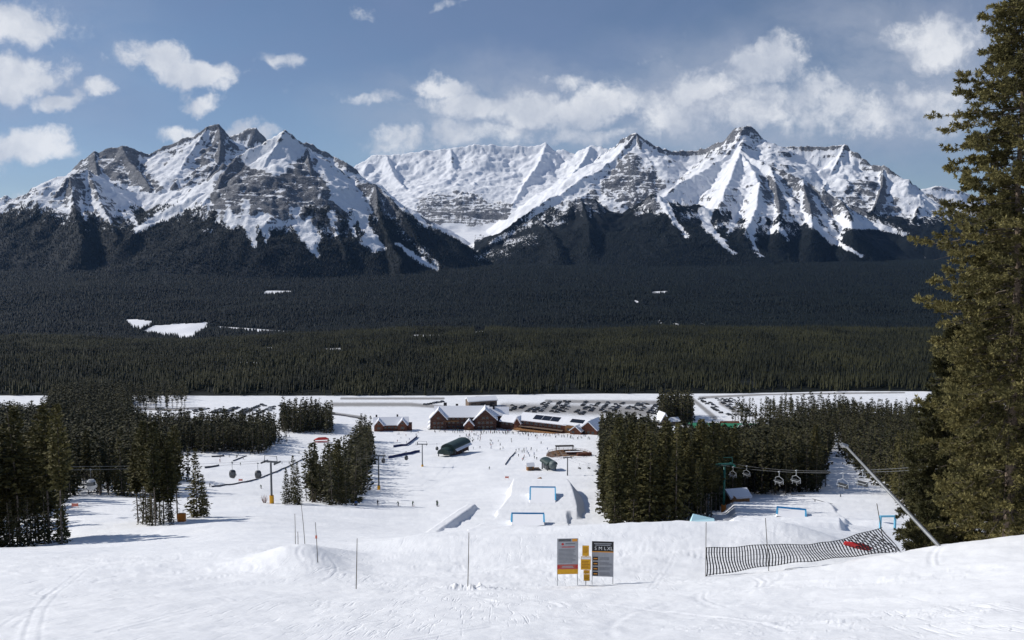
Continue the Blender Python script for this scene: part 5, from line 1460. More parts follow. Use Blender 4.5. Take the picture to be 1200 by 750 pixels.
# gondola line: base terminal, two grey towers, the yellow based tower, then up past the left wood
G = [at(520, 521, 505), None, None, None, at(-40, 552, 148), at(-420, 560, 120)]
def dirxy(p, q): d = (q - p); return (d.x, d.y)
pT3, pT2, pT1 = on_ground(495, 450), on_ground(444, 345), on_ground(318.5, 229)
arms3 = tower(495, 450, 520.5, 'slim grey lift tower nearest the green roofed terminal', 2.6, dirxy(pT2, pT3), frame=True, r=0.28, pad=M_PAD, padh=1.0)
arms2 = tower(444, 345, 534, 'grey lift tower with yellow foot at the end of the wedge of spruces', 2.6, dirxy(pT1, pT2), r=0.30, padh=1.8)
arms1 = tower(318.5, 229, 541, 'grey lift tower with tall yellow padded foot beside small spruces', 2.1, dirxy(on_ground(60, 160), pT1), r=0.30, padh=2.3)
up = Vector((0, 0, 2.6))
lines = []
for k in (0, 1):
    sgn = -1 if k == 0 else 1
    pts = [at(520, 521, 505) + Vector((sgn * 2.4, 0, 1.0)), arms3[k], arms2[k], arms1[k], at(-60, 546 + 5 * k, 150 - 3 * k), at(-460, 556 + 5 * k, 130)]
    path = []
    for a, b_ in zip(pts[:-1], pts[1:]): path += catenary(a, b_, 0.008 * (b_ - a).length)[(1 if path else 0):]
    lines.append(path)
    tag(MB().tube(path, 0.028, 5).build('haul_rope', M_ROPE), ('outer' if k else 'inner') + ' haul rope of the gondola line strung over the teaching run', 'rope')
def on_path(path, px):
    best = min(range(len(path)), key=lambda i: abs(float(project(*path[i])[0]) - px))
    cand = []
    for i in (best - 1, best):
        if 0 <= i < len(path) - 1:
            p, q = path[i], path[i + 1]
            x0, x1 = float(project(*p)[0]), float(project(*q)[0])
            if abs(x1 - x0) > 1e-6:
                t = min(max((px - x0) / (x1 - x0), 0), 1); cand.append((abs((x0 + t * (x1 - x0)) - px), p + (q - p) * t))
    return min(cand, key=lambda c: c[0])[1]

def make_cabin():
    t = thing('gondola_cabin', '', 'gondola')
    n = 10; prof = [(-2.55, 0.62), (-2.35, 0.86), (-1.6, 1.02), (-0.85, 0.95), (-0.45, 0.62), (-0.38, 0.2)]
    def shell(z0, z1, grow, mat, name, par):
        m = MB(); v, f = [], []
        rows = [p for p in prof if z0 - 1e-6 <= p[0] <= z1 + 1e-6]
        for z, r_ in rows:
            for j in range(n):
                a = 2 * math.pi * (j + 0.5) / n; v.append(((r_ + grow) * 0.92 * math.cos(a), (r_ + grow) * math.sin(a), z))
        for i in range(len(rows) - 1):
            for j in range(n): f.append((i * n + j, i * n + (j + 1) % n, (i + 1) * n + (j + 1) % n, (i + 1) * n + j))
        if z0 < -2.5: f.append(tuple(range(n))[::-1])
        if z1 > -0.4: f.append(tuple((len(rows) - 1) * n + j for j in range(n)))
        return m.add(v, f).build(name, mat, par)
    shell(-2.55, -1.6, 0, M_DARK, 'lower_shell', t)
    shell(-1.6, -0.85, 0, M_GLASS, 'window', t)
    shell(-0.85, -0.38, 0, M_DARK, 'roof', t)
    m = MB(); m.tube([(0, 0, -0.4), (0, 0.1, 0.9), (0.0, 0, 1.75)], 0.05, 6); m.box((0, 0, 1.72), (0.2, 0.7, 0.22)); m.build('hanger', M_TOWER, t)
    m = MB()
    for y in (-0.35, 0, 0.35): m.box((1.0, y, -1.9), (0.1, 0.12, 0.6))
    m.box((0, 0, -2.62), (0.5, 1.4, 0.12)); m.build('ski_rack', M_CHAIRW, t)
    return t
def make_chair():
    t = thing('lift_chair', '', 'chairlift seat')
    MB().box((0, 0.0, -2.55), (2.0, 0.5, 0.10)).build('seat', M_DARK, t)
    MB().box((0, 0.26, -2.2), (2.0, 0.08, 0.55), rx=-0.15).build('backrest', M_DARK, t)
    m = MB(); m.tube([(-1.02, 0.25, -2.6), (-1.04, 0.1, -1.5), (0, 0.05, -1.05), (1.04, 0.1, -1.5), (1.02, 0.25, -2.6)], 0.045, 6); m.tube([(0, 0.05, -1.05), (0, 0.1, -0.4), (0, 0, 0.02)], 0.05, 6); m.box((0, 0, 0), (0.14, 0.5, 0.2))
    m.build('frame', M_CHAIRW, t)
    m = MB(); m.tube([(-0.95, -0.45, -2.15), (0.95, -0.45, -2.15)], 0.035, 6); m.tube([(-0.95, -0.45, -2.15), (-1.0, 0.2, -1.7)], 0.03, 6); m.tube([(0.95, -0.45, -2.15), (1.0, 0.2, -1.7)], 0.03, 6); m.tube([(-0.5, -0.45, -2.15), (-0.5, -0.4, -2.85), (-0.75, -0.4, -2.9)], 0.03, 5); m.tube([(0.5, -0.45, -2.15), (0.5, -0.4, -2.85), (0.75, -0.4, -2.9)], 0.03, 5)
    m.build('safety_bar', M_CHAIRW, t)
    return t
CAB, CHAIR = make_cabin(), make_chair()
used = {'c': False, 'h': False}
def hang(kind, path, px, label, rz, group, scale=1.0, shift=0.0):
    proto, key = (CAB, 'c') if kind == 'cabin' else (CHAIR, 'h')
    o = proto if not used[key] else copy_tree(proto)
    used[key] = True
    p = on_path(path, px)
    o.location = p - Vector((0, 0, (1.72 if kind == 'cabin' else 0.0) * scale + shift)); o.rotation_euler = (0, 0, rz); o['label'] = label; o['group'] = group
    o.scale = (scale,) * 3
    return o
gg, cg = 'cabins hanging on the gondola line', 'chairs hanging on the gondola line'
near_cab = hang('cabin', lines[1], 106, 'pale gondola cabin hanging before the dark wood at far bend', 0.9, gg, 1.0)
hang('cabin', lines[0], 272, 'dark gondola cabin over the teaching run, farther from the yellow foot', 0.9, gg, 0.95)
hang('cabin', lines[1], 302, 'dark gondola cabin over the teaching run, next to the yellow footed tower', 0.9, gg, 0.95)
hang('chair', lines[1], 370, 'pale lift chair before the near end of the spruce wedge', 0.9, cg, 1.0, 0.8)
hang('chair', lines[0], 392, 'pale lift chair before the middle of the spruce wedge', 0.9, cg, 1.0, 0.8)
hang('cabin', lines[0], 449, 'dark gondola cabin just past the tower at the end of the wedge', 0.7, gg, 0.95)
hang('cabin', lines[1], 476, 'dark gondola cabin over the blue kids fence', 0.7, gg, 0.95)
hang('cabin', lines[0], 512, 'dark gondola cabin arriving under the green roofed terminal', 0.7, gg, 0.95)

M_PALE = material('pale_cabin_shell', (0.42, 0.43, 0.44), 0.35, 0.5)
for ch in near_cab.children:
    if ch.name.startswith(('lower_shell', 'roof')):
        ch.data = ch.data.copy(); ch.data.materials[0] = M_PALE
# chairlift on the right
pA, pB = on_ground(848, 196), on_ground(707, 300)
armsA = tower(848, 196, 544, 'green lift tower with orange foot by the wooden hut', 2.0, dirxy(pA, on_ground(1000, 140)), M_GREEN, M_OPAD, 0.28, True, 1.6)
armsB = tower(707, 300, 546, 'grey lift tower with orange foot at the corner of the central grove', 1.9, dirxy(pB, pA), M_TOWER, M_OPAD, 0.30, False, 1.4)
armsC = tower(665, 395, 536, 'small dark lift tower in front of the round brown deck', 1.9, dirxy(on_ground(640, 430), pB), M_TOWER, None, 0.28, False)
clines = []
for k in (0, 1):
    sgn = -1 if k == 0 else 1
    pts = [at(641, 540, 432) + Vector((sgn * 1.9, 0, 0)), armsC[k], armsB[k], armsA[k], at(1105, 545 + 4 * k, 92), at(1500, 520 + 4 * k, 62)]
    path = []
    for a, b_ in zip(pts[:-1], pts[1:]): path += catenary(a, b_, 0.011 * (b_ - a).length)[(1 if path else 0):]
    clines.append(path)
    tag(MB().tube(path, 0.024, 5).build('haul_rope', M_ROPE), ('lower' if k else 'upper') + ' haul rope of the chairlift crossing before the right wood', 'rope')
cg2 = 'chairs hanging on the chairlift'
for px, k, lab in ((859, 1, 'chair nearest the green tower hanging over the hut roof'), (875, 0, 'chair second from the green tower on the upper rope'), (913, 1, 'chair third from the green tower hanging low before the wood'), (933, 0, 'chair fourth from the green tower before the wood'),
                   (988, 1, 'dark chair hanging before the narrow white run'), (1011, 0, 'dark chair hanging beside the edge of the narrow white run'), (690, 0, 'small chair hanging between round deck and grove'), (699, 1, 'small chair hanging just short of the grove corner tower'), (679, 1, 'small chair hanging in front of the round brown deck')):
    hang('chair', clines[k], px, lab, -1.0, cg2, 0.85)
b_ = on_ground(829.5, 178); o = MB().tube([(0, 0, -0.4), (0, 0, float((at(829.5, 577, 178) - b_).z))], 0.26, 8).build('wooden_pole', M_TOWER, None, True); o.location = b_
tag(o, 'plain dark pole standing at the edge of the central grove', 'pole')

# ---- hut behind the right park
M_SNOWROOF = material('roof_snow', (0.84, 0.85, 0.88), 0.7, 0.2)
M_LOG = material('reddish_log_wall', (0.150, 0.060, 0.036), 0.8, 0.2, 1.2, 0.4)
M_TIMBER = material('warm_timber', (0.30, 0.155, 0.065), 0.75, 0.2, 1.5, 0.3)
M_WIN = material('dark_window_glass', (0.025, 0.03, 0.036), 0.12, 0.6)
M_ROOFGREY = material('dark_shingle', (0.055, 0.06, 0.065), 0.8, 0.2, 1.0, 0.25)

def gable(par, w, d, he, hr, axis='x', at_=(0, 0, 0), over=0.7, wall=None, roof=None, snow=0.45, z0=-1.5):
    """walls with gables and a snow laden pitched roof; ridge along axis; front face at y = at_.y - d/2"""
    ox, oy, oz = at_
    m = MB()
    if axis == 'x':
        prof = [(-d / 2, z0), (d / 2, z0), (d / 2, he), (0, hr), (-d / 2, he)]
        v = [(x, y, z) for x in (-w / 2, w / 2) for y, z in prof]
        run, ln = d / 2, w / 2
    else:
        prof = [(-w / 2, z0), (w / 2, z0), (w / 2, he), (0, hr), (-w / 2, he)]
        v = [(x, y, z) for y in (-d / 2, d / 2) for x, z in prof]
        run, ln = w / 2, d / 2
    f = [(0, 1, 2, 3, 4), (9, 8, 7, 6, 5)] + [(i, (i + 1) % 5, (i + 1) % 5 + 5, i + 5) for i in (0, 1, 4)]
    m.add([(x + ox, y + oy, z + oz) for x, y, z in v], f)
    wl = m.build('wall', wall or M_LOG, par)
    r = MB(); sl = (hr - he) / run; e = run + over; L = ln + over
    for sgn in (-1, 1):
        ze = hr - sl * e
        if axis == 'x': q = [(-L, sgn * e, ze), (L, sgn * e, ze), (L, 0, hr), (-L, 0, hr)]
        else: q = [(sgn * e, -L, ze), (sgn * e, L, ze), (0, L, hr), (0, -L, hr)]
        if sgn == 1: q = q[::-1] if axis == 'x' else q
        else: q = q if axis == 'x' else q[::-1]
        r.slab([(x + ox, y + oy, z + oz + snow + 0.18) for x, y, z in q], snow + 0.14)
    return wl, r.build('roof', roof or M_SNOWROOF, par)

def window(par, x, y, z, w, h):
    fr = MB().box((x, y, z), (w + 0.16, 0.10, h + 0.16)).build('window', M_TIMBER, par)
    MB().box((x, y - 0.045, z), (w, 0.06, h)).build('pane', M_WIN, fr)

b_ = on_ground(857, 212.0); s = b_.y / 980
t = thing('wooden_hut', 'small timber hut with snowy roof behind the green lift tower', 'hut', b_, 0.25)
hz = float((at(857, 573, 212) - b_).z)
gable(t, 24 * s, 5.0, hz * 0.62, hz - 0.5, 'x', (1.2, 0, 0), 0.5, M_TIMBER)
g_ = MB().prism([(-9 * s, -1), (1 * s, -1), (1 * s, hz * 0.42), (-4 * s, hz * 0.78), (-9 * s, hz * 0.42)], -3.4, -2.4); g_.build('gable_wall', M_TIMBER, t)
window(t, -4 * s, -3.43, hz * 0.3, 0.9, 0.7)
MB().box((3.0, -2.55, 0.9), (0.95, 0.1, 2.0)).build('door', M_PANEL, t)

# ---- grey slab for the mound's shadowed flat top, and rails on the right park
b_ = on_ground(862, 128.0); o = MB().box((0, 0, 0.16), (3.6, 1.6, 0.32), rz=0.35).build('shade_slab', material('shade_grey', (0.30, 0.31, 0.33), 0.6), None, bevel=0.03); o.location = b_
tag(o, 'flat grey slab standing in for the shadowed top of the snow mound', 'shade slab')
for px, Y, ang, ln, lab in ((935, 238, -0.4, 4.0, 'short dark rail lying on the upper park snow'), (966, 205, -0.9, 6.5, 'long dark rail beside the blue outlined jump'), (985, 240, 1.2, 3.0, 'small dark rail at the mouth of the narrow run'), (768, 262, 0.0, 5.0, 'thin dark rail between the long mound and the grove')):
    b_ = on_ground(px, Y); t = thing('park_rail', lab, 'rail', b_, ang)
    MB().tube([(-ln / 2, 0, 0.45), (ln / 2, 0, 0.45)], 0.09, 8).build('bar', M_TOWER, t)
    for sx in (-1, 1): MB().box((sx * ln * 0.4, 0, 0.1), (0.1, 0.3, 0.65)).build('leg', M_TOWER, t)
# ------------------------------------------------------------------ resort base: lodges, terminals, decks
M_LOGD = material('dark_log_wall', (0.085, 0.042, 0.030), 0.8, 0.2, 1.0, 0.4)
M_CHIM = material('chimney_stone', (0.055, 0.05, 0.05), 0.9, 0.1, 2.0, 0.3)
M_SOLAR = material('solar_panel_glass', (0.012, 0.014, 0.022), 0.15, 0.5)
M_GREENROOF = material('dark_green_canopy', (0.022, 0.045, 0.040), 0.5, 0.4, 0.6, 0.15)
M_DECK = material('weathered_deck', (0.17, 0.125, 0.095), 0.85, 0.2, 1.5, 0.3)

def rail(par, pts, h=1.1, mat=None, name='railing'):
    m = MB()
    for k in (0.55, 1.0): m.tube([Vector(p) + Vector((0, 0, h * k)) for p in pts], 0.06, 4)
    for p, q in zip(pts[:-1], pts[1:]):
        p, q = Vector(p), Vector(q); n = max(1, int((q - p).length / 2.2))
        for i in range(n + 1):
            c = p + (q - p) * i / n; m.box((c.x, c.y, c.z + h / 2), (0.12, 0.12, h))
    return m.build(name, mat or M_TIMBER, par)

# main log lodge
b_ = on_ground(541, 662); t = thing('log_lodge', 'large three storey dark log lodge with snowy roof and two front gables', 'lodge', b_, 0.04)
gable(t, 42, 20, 10.4, 16.6, 'x', (0, 10, 0), 1.4, M_LOGD)
gable(t, 13.0, 14, 9.4, 16.4, 'y', (-18.5, 4.5, 0), 1.2, M_LOGD)
gable(t, 17.5, 16, 8.8, 16.8, 'y', (19.0, 4.0, 0), 1.3, M_LOGD)
gable(t, 7.6, 8, 4.6, 8.8, 'y', (6.0, -3.0, 0), 0.8, M_LOG)
gable(t, 15, 12, 9.4, 14.6, 'x', (30.0, 15, 0), 1.0, M_LOGD)
for x, z in [(x, z) for x in (-10, -6.5, -3, 0.5, 4, 7.5) for z in (2.2, 5.4, 8.6) if not (x > 2.2 and z < 6)]: window(t, x, -0.06, z, 1.9, 1.5)
for x, z in [(-21.5, 2.2), (-18.5, 2.2), (-15.5, 2.2), (-21.5, 5.6), (-18.5, 5.6), (-15.5, 5.6), (-18.5, 9.6)]: window(t, x, -2.56, z, 1.9, 1.6)
for x, z in [(14, 2.4), (17.2, 2.4), (20.6, 2.4), (23.8, 2.4), (14, 6), (17.2, 6), (20.6, 6), (23.8, 6), (17.4, 9.8), (20.4, 9.8)]: window(t, x, -4.06, z, 2.1, 1.8)
MB().box((-8, -1.6, 6.8), (11, 3.0, 0.3)).build('balcony', M_TIMBER, t)
rail(t, [(-13.4, -3.0, 6.95), (-2.6, -3.0, 6.95)])
m = MB(); m.prism([(-27.2, 4.4), (-25, 6.0), (-25, 6.5), (-27.2, 4.9)], -2, 8, 0); m.prism([(-27.6, 1.0), (-25.0, 2.8), (-25.0, 3.3), (-27.6, 1.5)], -2.6, 8, 0); m.build('porch_roof', M_SNOWROOF, t)
for x, y, z, w in ((-13.5, 12, 19.5, 2.6), (-4, 13, 18.2, 2.0), (10, 13.4, 17.8, 3.2), (26, 14, 17.4, 1.6)): MB().box((x, y, z - 2.2), (w, 1.8, 4.4)).build('chimney', M_CHIM, t, bevel=0.05)
m = MB(); m.box((6, -7.03, 1.4), (2.2, 0.12, 2.8)); m.build('door', M_TIMBER, t)

# long lodge running down to the deck
b_ = on_ground(643, 640); t = thing('long_lodge', 'long timber lodge with snowy roof and dark solar panels facing the slope', 'lodge', b_, -0.52)
gable(t, 16, 12, 4.4, 8.0, 'x', (-36, 7, 0), 1.0, M_LOGD)
gable(t, 6, 9, 5.0, 9.5, 'y', (-27, 3, 0), 0.8, M_LOG)
gable(t, 40, 18, 7.6, 11.2, 'x', (-6, 9, 0), 1.6, M_LOG)
gable(t, 18, 16, 8.0, 11.2, 'x', (23, 8, 0), 1.2, M_TIMBER)
gable(t, 13, 17, 7.0, 12.4, 'y', (35, 6, 0), 1.2, M_LOG)
gable(t, 9, 9, 5.2, 8.6, 'y', (26, -2, 0), 0.8, M_LOG)
for i in range(3):
    m = MB(); x0 = -15 + i * 7.6; sl = (11.2 - 7.6) / 9.0
    m.slab([(x0, 1.4, 7.6 + sl * 1.4 + 0.78), (x0 + 7.1, 1.4, 7.6 + sl * 1.4 + 0.78), (x0 + 7.1, 7.2, 7.6 + sl * 7.2 + 0.78), (x0, 7.2, 7.6 + sl * 7.2 + 0.78)], 0.12)
    m.build('solar_panel', M_SOLAR, t)
m = MB(); sl = 3.2 / 8.0; m.slab([(17, 2, 8.0 + sl * 2 + 0.78), (28, 2, 8.0 + sl * 2 + 0.78), (28, 6.5, 8.0 + sl * 6.5 + 0.78), (17, 6.5, 8.0 + sl * 6.5 + 0.78)], 0.12); m.build('solar_panel', M_SOLAR, t)
for x in range(-23, 13, 4): window(t, x, -0.06, 5.4, 2.8, 1.8)
for x in range(-42, -30, 4): window(t, x, 0.94, 2.6, 2.2, 1.4)
for x in (17, 20.5, 24): window(t, x, -0.06 if x < 22 else -6.56, 4.2, 2.2, 1.8)
for x in (31.5, 35, 38.5): window(t, x, -2.56, 4.2, 2.0, 2.0)
MB().box((4, -4.2, 1.0), (62, 8.4, 0.5)).build('terrace', M_TIMBER, t)
rail(t, [(-27, -8.3, 1.25), (35, -8.3, 1.25), (35, -3, 1.25)], 1.2)
MB().box((-6, -1.9, 3.0), (38, 3.4, 0.3), rx=0.12).build('awning', M_DECK, t)

# small log hut with two chimneys
b_ = on_ground(458, 650); t = thing('log_day_lodge', 'smaller red log lodge with snowy roof and two chimneys at the wedge end', 'lodge', b_, 0.10)
gable(t, 26, 12, 5.0, 9.4, 'x', (0, 6, 0), 1.0, M_LOG)
gable(t, 7.2, 9, 5.0, 9.2, 'y', (-9.2, 2.6, 0), 0.8, M_LOG); gable(t, 7.2, 9, 5.0, 9.2, 'y', (9.2, 2.6, 0), 0.8, M_LOG)
for x in (-4.2, -1.4, 1.4, 4.2): window(t, x, -0.06, 2.6, 1.7, 1.6)
for x in (-9.2, 9.2): window(t, x, -1.96, 2.6, 2.6, 1.8); window(t, x, -1.96, 6.2, 1.8, 1.4)
for x in (-11.5, 5.0): MB().box((x, 7.5, 9.4), (1.3, 1.3, 4.4)).build('chimney', M_CHIM, t, bevel=0.05)
MB().box((14.5, 5, 2.0), (4.0, 9, 5.5)).build('side_wing', M_LOG, t)

# long low shed behind the lodge
b_ = on_ground(566, 850); t = thing('storage_shed', 'long low grey shed with thick roof snow behind the big lodge', 'shed', b_, 0.3)
gable(t, 30, 14, 5.6, 8.2, 'x', (0, 7, 0), 0.8, M_DECK, None, 0.9)
for x in (-10, 0, 10): MB().box((x, -0.04, 2.0), (5, 0.1, 4.0)).build('door', M_CHIM, t)

# gondola terminal with green barrel roof
b_ = on_ground(524, 500); t = thing('gondola_terminal', 'lift terminal with dark green barrel roof in the middle of the base field', 'lift station', b_, -0.42)
def barrel(par, w, l, z0, h, y0, mat, name):
    n = 10; o = []
    for i in range(n + 1):
        a = math.pi * i / n; o.append((-w / 2 * math.cos(a), z0 + h * math.sin(a) ** 0.8))
    return MB().prism(o[::-1] if False else o, y0, y0 + l).build(name, mat, par)
barrel(t, 10.0, 21, 3.6, 3.4, 1, M_GREENROOF, 'roof'); barrel(t, 8.6, 5.5, 1.8, 3.4, -4.5, M_GREENROOF, 'entry_canopy')
MB().box((0, 11.5, 1.8), (7.6, 17, 4.6)).build('machine_room', M_LOGD, t)
for sx in (-1, 1):
    for y in (-3.6, 3, 12, 20.5): MB().box((sx * 3.9, y, 1.4), (0.5, 0.5, 4.8)).build('post', M_TOWER, t)
MB().slab([(4.6, 1.5, 4.4), (6.4, 1.5, 3.2), (6.4, 21.5, 3.2), (4.6, 21.5, 4.4)], 0.3).build('snow_edge', M_SNOWROOF, t)

# chairlift terminal and ticket hut
b_ = on_ground(644, 418); t = thing('chairlift_terminal', 'grey green rounded chairlift terminal at the foot of the right lift', 'lift station', b_, 0.35)
barrel(t, 6.0, 9.5, 3.4, 2.0, -3.5, M_GREENROOF, 'canopy')
MB().tube([(0, -3.6, 3.6), (0, -5.6, 3.4), (0, -6.2, 3.2)], [2.2, 1.7, 0.6], 12).build('bullwheel_housing', material('grey_green_housing', (0.12, 0.15, 0.15), 0.5), t, True)
for sx in (-1, 1):
    for y in (-2.5, 4.5): MB().box((sx * 2.2, y, 1.5), (0.55, 0.55, 4.6)).build('post', M_TOWER, t)
MB().box((0, 3, 1.7), (3.0, 4.0, 3.2)).build('drive_room', M_TOWER, t)
b_ = on_ground(622, 416); t = thing('ticket_hut', 'tiny yellowish timber hut beside the chairlift terminal', 'hut', b_, 0.2)
gable(t, 3.4, 3.0, 2.2, 3.3, 'x', (0, 1.5, 0), 0.4, M_TIMBER, None, 0.25); window(t, 0, -0.06, 1.4, 1.5, 0.9)
MB().box((1.8, 1.5, 0.25), (6.4, 5.4, 0.5)).build('platform', M_DECK, t)
# round deck with bar
b_ = on_ground(667, 478); t = thing('sun_deck', 'round brown outdoor deck with railing below the long lodge', 'deck', b_, 0.1)
n = 10; ring = [(13.5 * math.cos(2 * math.pi * i / n), 13.0 * math.sin(2 * math.pi * i / n)) for i in range(n)]
MB().add([(x, y, -2.0) for x, y in ring] + [(x, y, 0.7) for x, y in ring], [tuple(range(n))[::-1], tuple(range(n, 2 * n))] + [(i, (i + 1) % n, (i + 1) % n + n, i + n) for i in range(n)]).build('floor', M_DECK, t)
rail(t, [(x * 0.98, y * 0.98, 0.7) for x, y in ring] + [(ring[0][0] * 0.98, ring[0][1] * 0.98, 0.7)], 1.1, M_LOG)
m = MB(); m.box((-1, 10.5, 3.3), (11, 3.4, 0.35)); [m.box((-1 + sx * 5, 10.5 + sy * 1.4, 1.9), (0.25, 0.25, 2.6)) for sx in (-1, 1) for sy in (-1, 1)]; m.build('pergola', M_CHIM, t)
m = MB(); m.box((8.2, -3.5, 1.5), (8.6, 1.6, 1.7), rz=0.1); m.box((3.0, 0.5, 1.4), (9.0, 0.9, 1.4), rz=-0.06); m.build('bar_counter', M_LOG, t, bevel=0.04)
m = MB(); m.slab([(-2, -0.4, 2.25), (8, -0.4, 2.25), (8, 1.4, 2.25), (-2, 1.4, 2.25)], 0.14); m.build('counter_snow', M_SNOWROOF, t)
deck_loc = b_
def make_table():
    t = thing('picnic_table', 'orange brown picnic table on the round deck', 'table', (0, 0, 0), 0, 'picnic tables on the round deck')
    MB().box((0, 0, 0.74), (1.8, 0.75, 0.07)).build('tabletop', M_TIMBER, t)
    for sy in (-1, 1): MB().box((0, sy * 0.68, 0.45), (1.8, 0.28, 0.06)).build('bench', M_TIMBER, t)
    for sx in (-1, 1): m = MB(); m.tube([(sx * 0.7, -0.7, 0), (sx * 0.7, 0.25, 0.72)], 0.05, 4); m.tube([(sx * 0.7, 0.7, 0), (sx * 0.7, -0.25, 0.72)], 0.05, 4); m.build('leg', M_TIMBER, t)
    return t
tb = make_table()
for i, (x, y) in enumerate([(-9.5, 3), (-9, -1), (-6.6, 5.2), (-6.2, 1.4), (-5.8, -3), (-3.6, 7.0), (-3.2, 3), (-2.8, -5.2), (1.2, -6.5), (0.4, 5.4)]):
    o = tb if i == 0 else copy_tree(tb)
    o.location = deck_loc + Vector((x, y, 0.7)); o.rotation_euler = (0, 0, 0.5 * i)

# green roofed long building, a-frame and red hut by the right car park
b_ = on_ground(852, 655); t = thing('long_green_building', 'long low building with green roof patched by snow beyond the central grove', 'building', b_, -0.06)
gable(t, 56, 13, 2.6, 4.6, 'x', (0, 6, 0), 0.8, M_DECK, material('green_metal_roof', (0.035, 0.22, 0.11), 0.5, 0.4, 0.3, 0.2), 0.1)
m = MB(); m.slab([(8, -0.4, 3.05), (24, -0.4, 3.05), (25, 3.6, 4.3), (10, 3.2, 4.2)], 0.18); m.slab([(-22, -0.6, 3.0), (-6, -0.6, 3.0), (-8, 0.8, 3.45), (-20, 0.8, 3.45)], 0.18); m.build('roof_snow', M_SNOWROOF, t)
for x in range(-24, 26, 6): window(t, x, -0.56, 1.4, 2.4, 1.2)
b_ = on_ground(779, 690); t = thing('a_frame_house', 'steep white roofed small house at the road corner by the tree stand', 'house', b_, 0.3)
gable(t, 9, 10, 3.5, 10.5, 'y', (0, 5, 0), 1.0, M_DECK); window(t, 0, -0.06, 3.0, 2.2, 1.6); window(t, 0, -0.06, 6.4, 1.6, 1.4)
gable(t, 12, 7, 2.8, 5.0, 'x', (9, 6, 0), 0.8, M_DECK)
b_ = on_ground(856, 690); t = thing('red_roofed_hut', 'low red brown hut between parking rows and the green roofed building', 'hut', b_, 0.05)
gable(t, 15, 5, 2.4, 3.6, 'x', (0, 2.5, 0), 0.4, M_LOG, M_LOG, 0.05); window(t, -3, -0.06, 1.4, 1.8, 0.9)
# red tent on the teaching hill
b_ = on_ground(377, 575); t = thing('red_tent', 'low open red canopy tent on the teaching hill above the wedge', 'tent', b_, 0.2)
m = MB(); m.add([(-5, -2, 2.0), (5, -2, 2.0), (5, 2, 2.0), (-5, 2, 2.0), (-2, 0, 3.6), (2.6, 0, 3.6)], [(0, 1, 5, 4), (1, 2, 5), (2, 3, 4, 5), (3, 0, 4), (3, 2, 1, 0)]); m.build('canopy', M_RED, t)
for sx in (-1, 1):
    for sy in (-1, 1): MB().box((sx * 4.8, sy * 1.9, 0.8), (0.15, 0.15, 2.6)).build('post', M_TOWER, t)
MB().box((0, -2.05, 1.0), (9.4, 0.06, 0.7)).build('front_panel', M_RED, t)

# ---- low fences of the learning area
def ground_fence(rows, mat, label, h=1.0, name='net_fence', lo=100, hi=900):
    pts = []
    for (x0, y0), (x1, y1) in zip(rows[:-1], rows[1:]):
        n = max(2, int(abs(x1 - x0) / 5))
        for i in range(n): pts.append((x0 + (x1 - x0) * i / n, y0 + (y1 - y0) * i / n))
    pts.append(rows[-1])
    P3 = [ground_at(px, py, lo, hi) for px, py in pts]
    root = thing(name, label, 'fence', P3[0])
    m = MB(); k = MB()
    for a, b2 in zip(P3[:-1], P3[1:]):
        a, b2 = a - P3[0], b2 - P3[0]; e = Vector((0, 0.04, 0))
        m.add([a + Vector((0, 0, -0.15)), b2 + Vector((0, 0, -0.15)), b2 + Vector((0, 0, h)), a + Vector((0, 0, h)), a + e + Vector((0, 0, -0.15)), b2 + e + Vector((0, 0, -0.15)), b2 + e + Vector((0, 0, h)), a + e + Vector((0, 0, h))], [(0, 1, 2, 3), (7, 6, 5, 4), (0, 4, 5, 1), (3, 2, 6, 7)])
    m.build('netting', mat, root)
    for a in P3[::2]:
        MB().tube([a - P3[0] + Vector((0, -0.05, -0.2)), a - P3[0] + Vector((0, -0.05, h + 0.35))], 0.05, 5).build('post', M_TOWER, root)
M_BLUENET = material('blue_net', (0.028, 0.038, 0.13), 0.8)
M_GREYNET = material('dark_grey_net', (0.055, 0.06, 0.08), 0.8)
ground_fence([(455, 537.5), (475, 533.5), (492, 530)], M_BLUENET, 'lower straight blue net fence of the kids area', 1.5)
ground_fence([(461, 524.5), (470, 523), (476, 523), (489, 512.5)], M_BLUENET, 'upper bent blue net fence of the kids area', 1.4)
ground_fence([(248, 571), (275, 568), (300, 563), (330, 551), (358, 537.5)], M_GREYNET, 'long dark rope fence crossing the teaching run behind the yellow footed tower', 0.55)
ground_fence([(240, 549), (257, 546.5)], M_GREYNET, 'short dark fence at the left of the teaching run', 0.9)
ground_fence([(248, 536), (263, 535)], M_GREYNET, 'low dark barrier at the top of the teaching run', 0.9)
ground_fence([(273, 541), (289, 535)], M_GREYNET, 'slanting dark barrier in the teaching run', 0.6)
ground_fence([(387, 486), (405, 488.5), (428, 492)], M_GREYNET, 'thin dark fence between the square stand and the small lodge', 1.2)
ground_fence([(592, 545), (597, 538), (604, 531)], M_GREYNET, 'thin queue fence left of the chairlift terminal', 0.7)

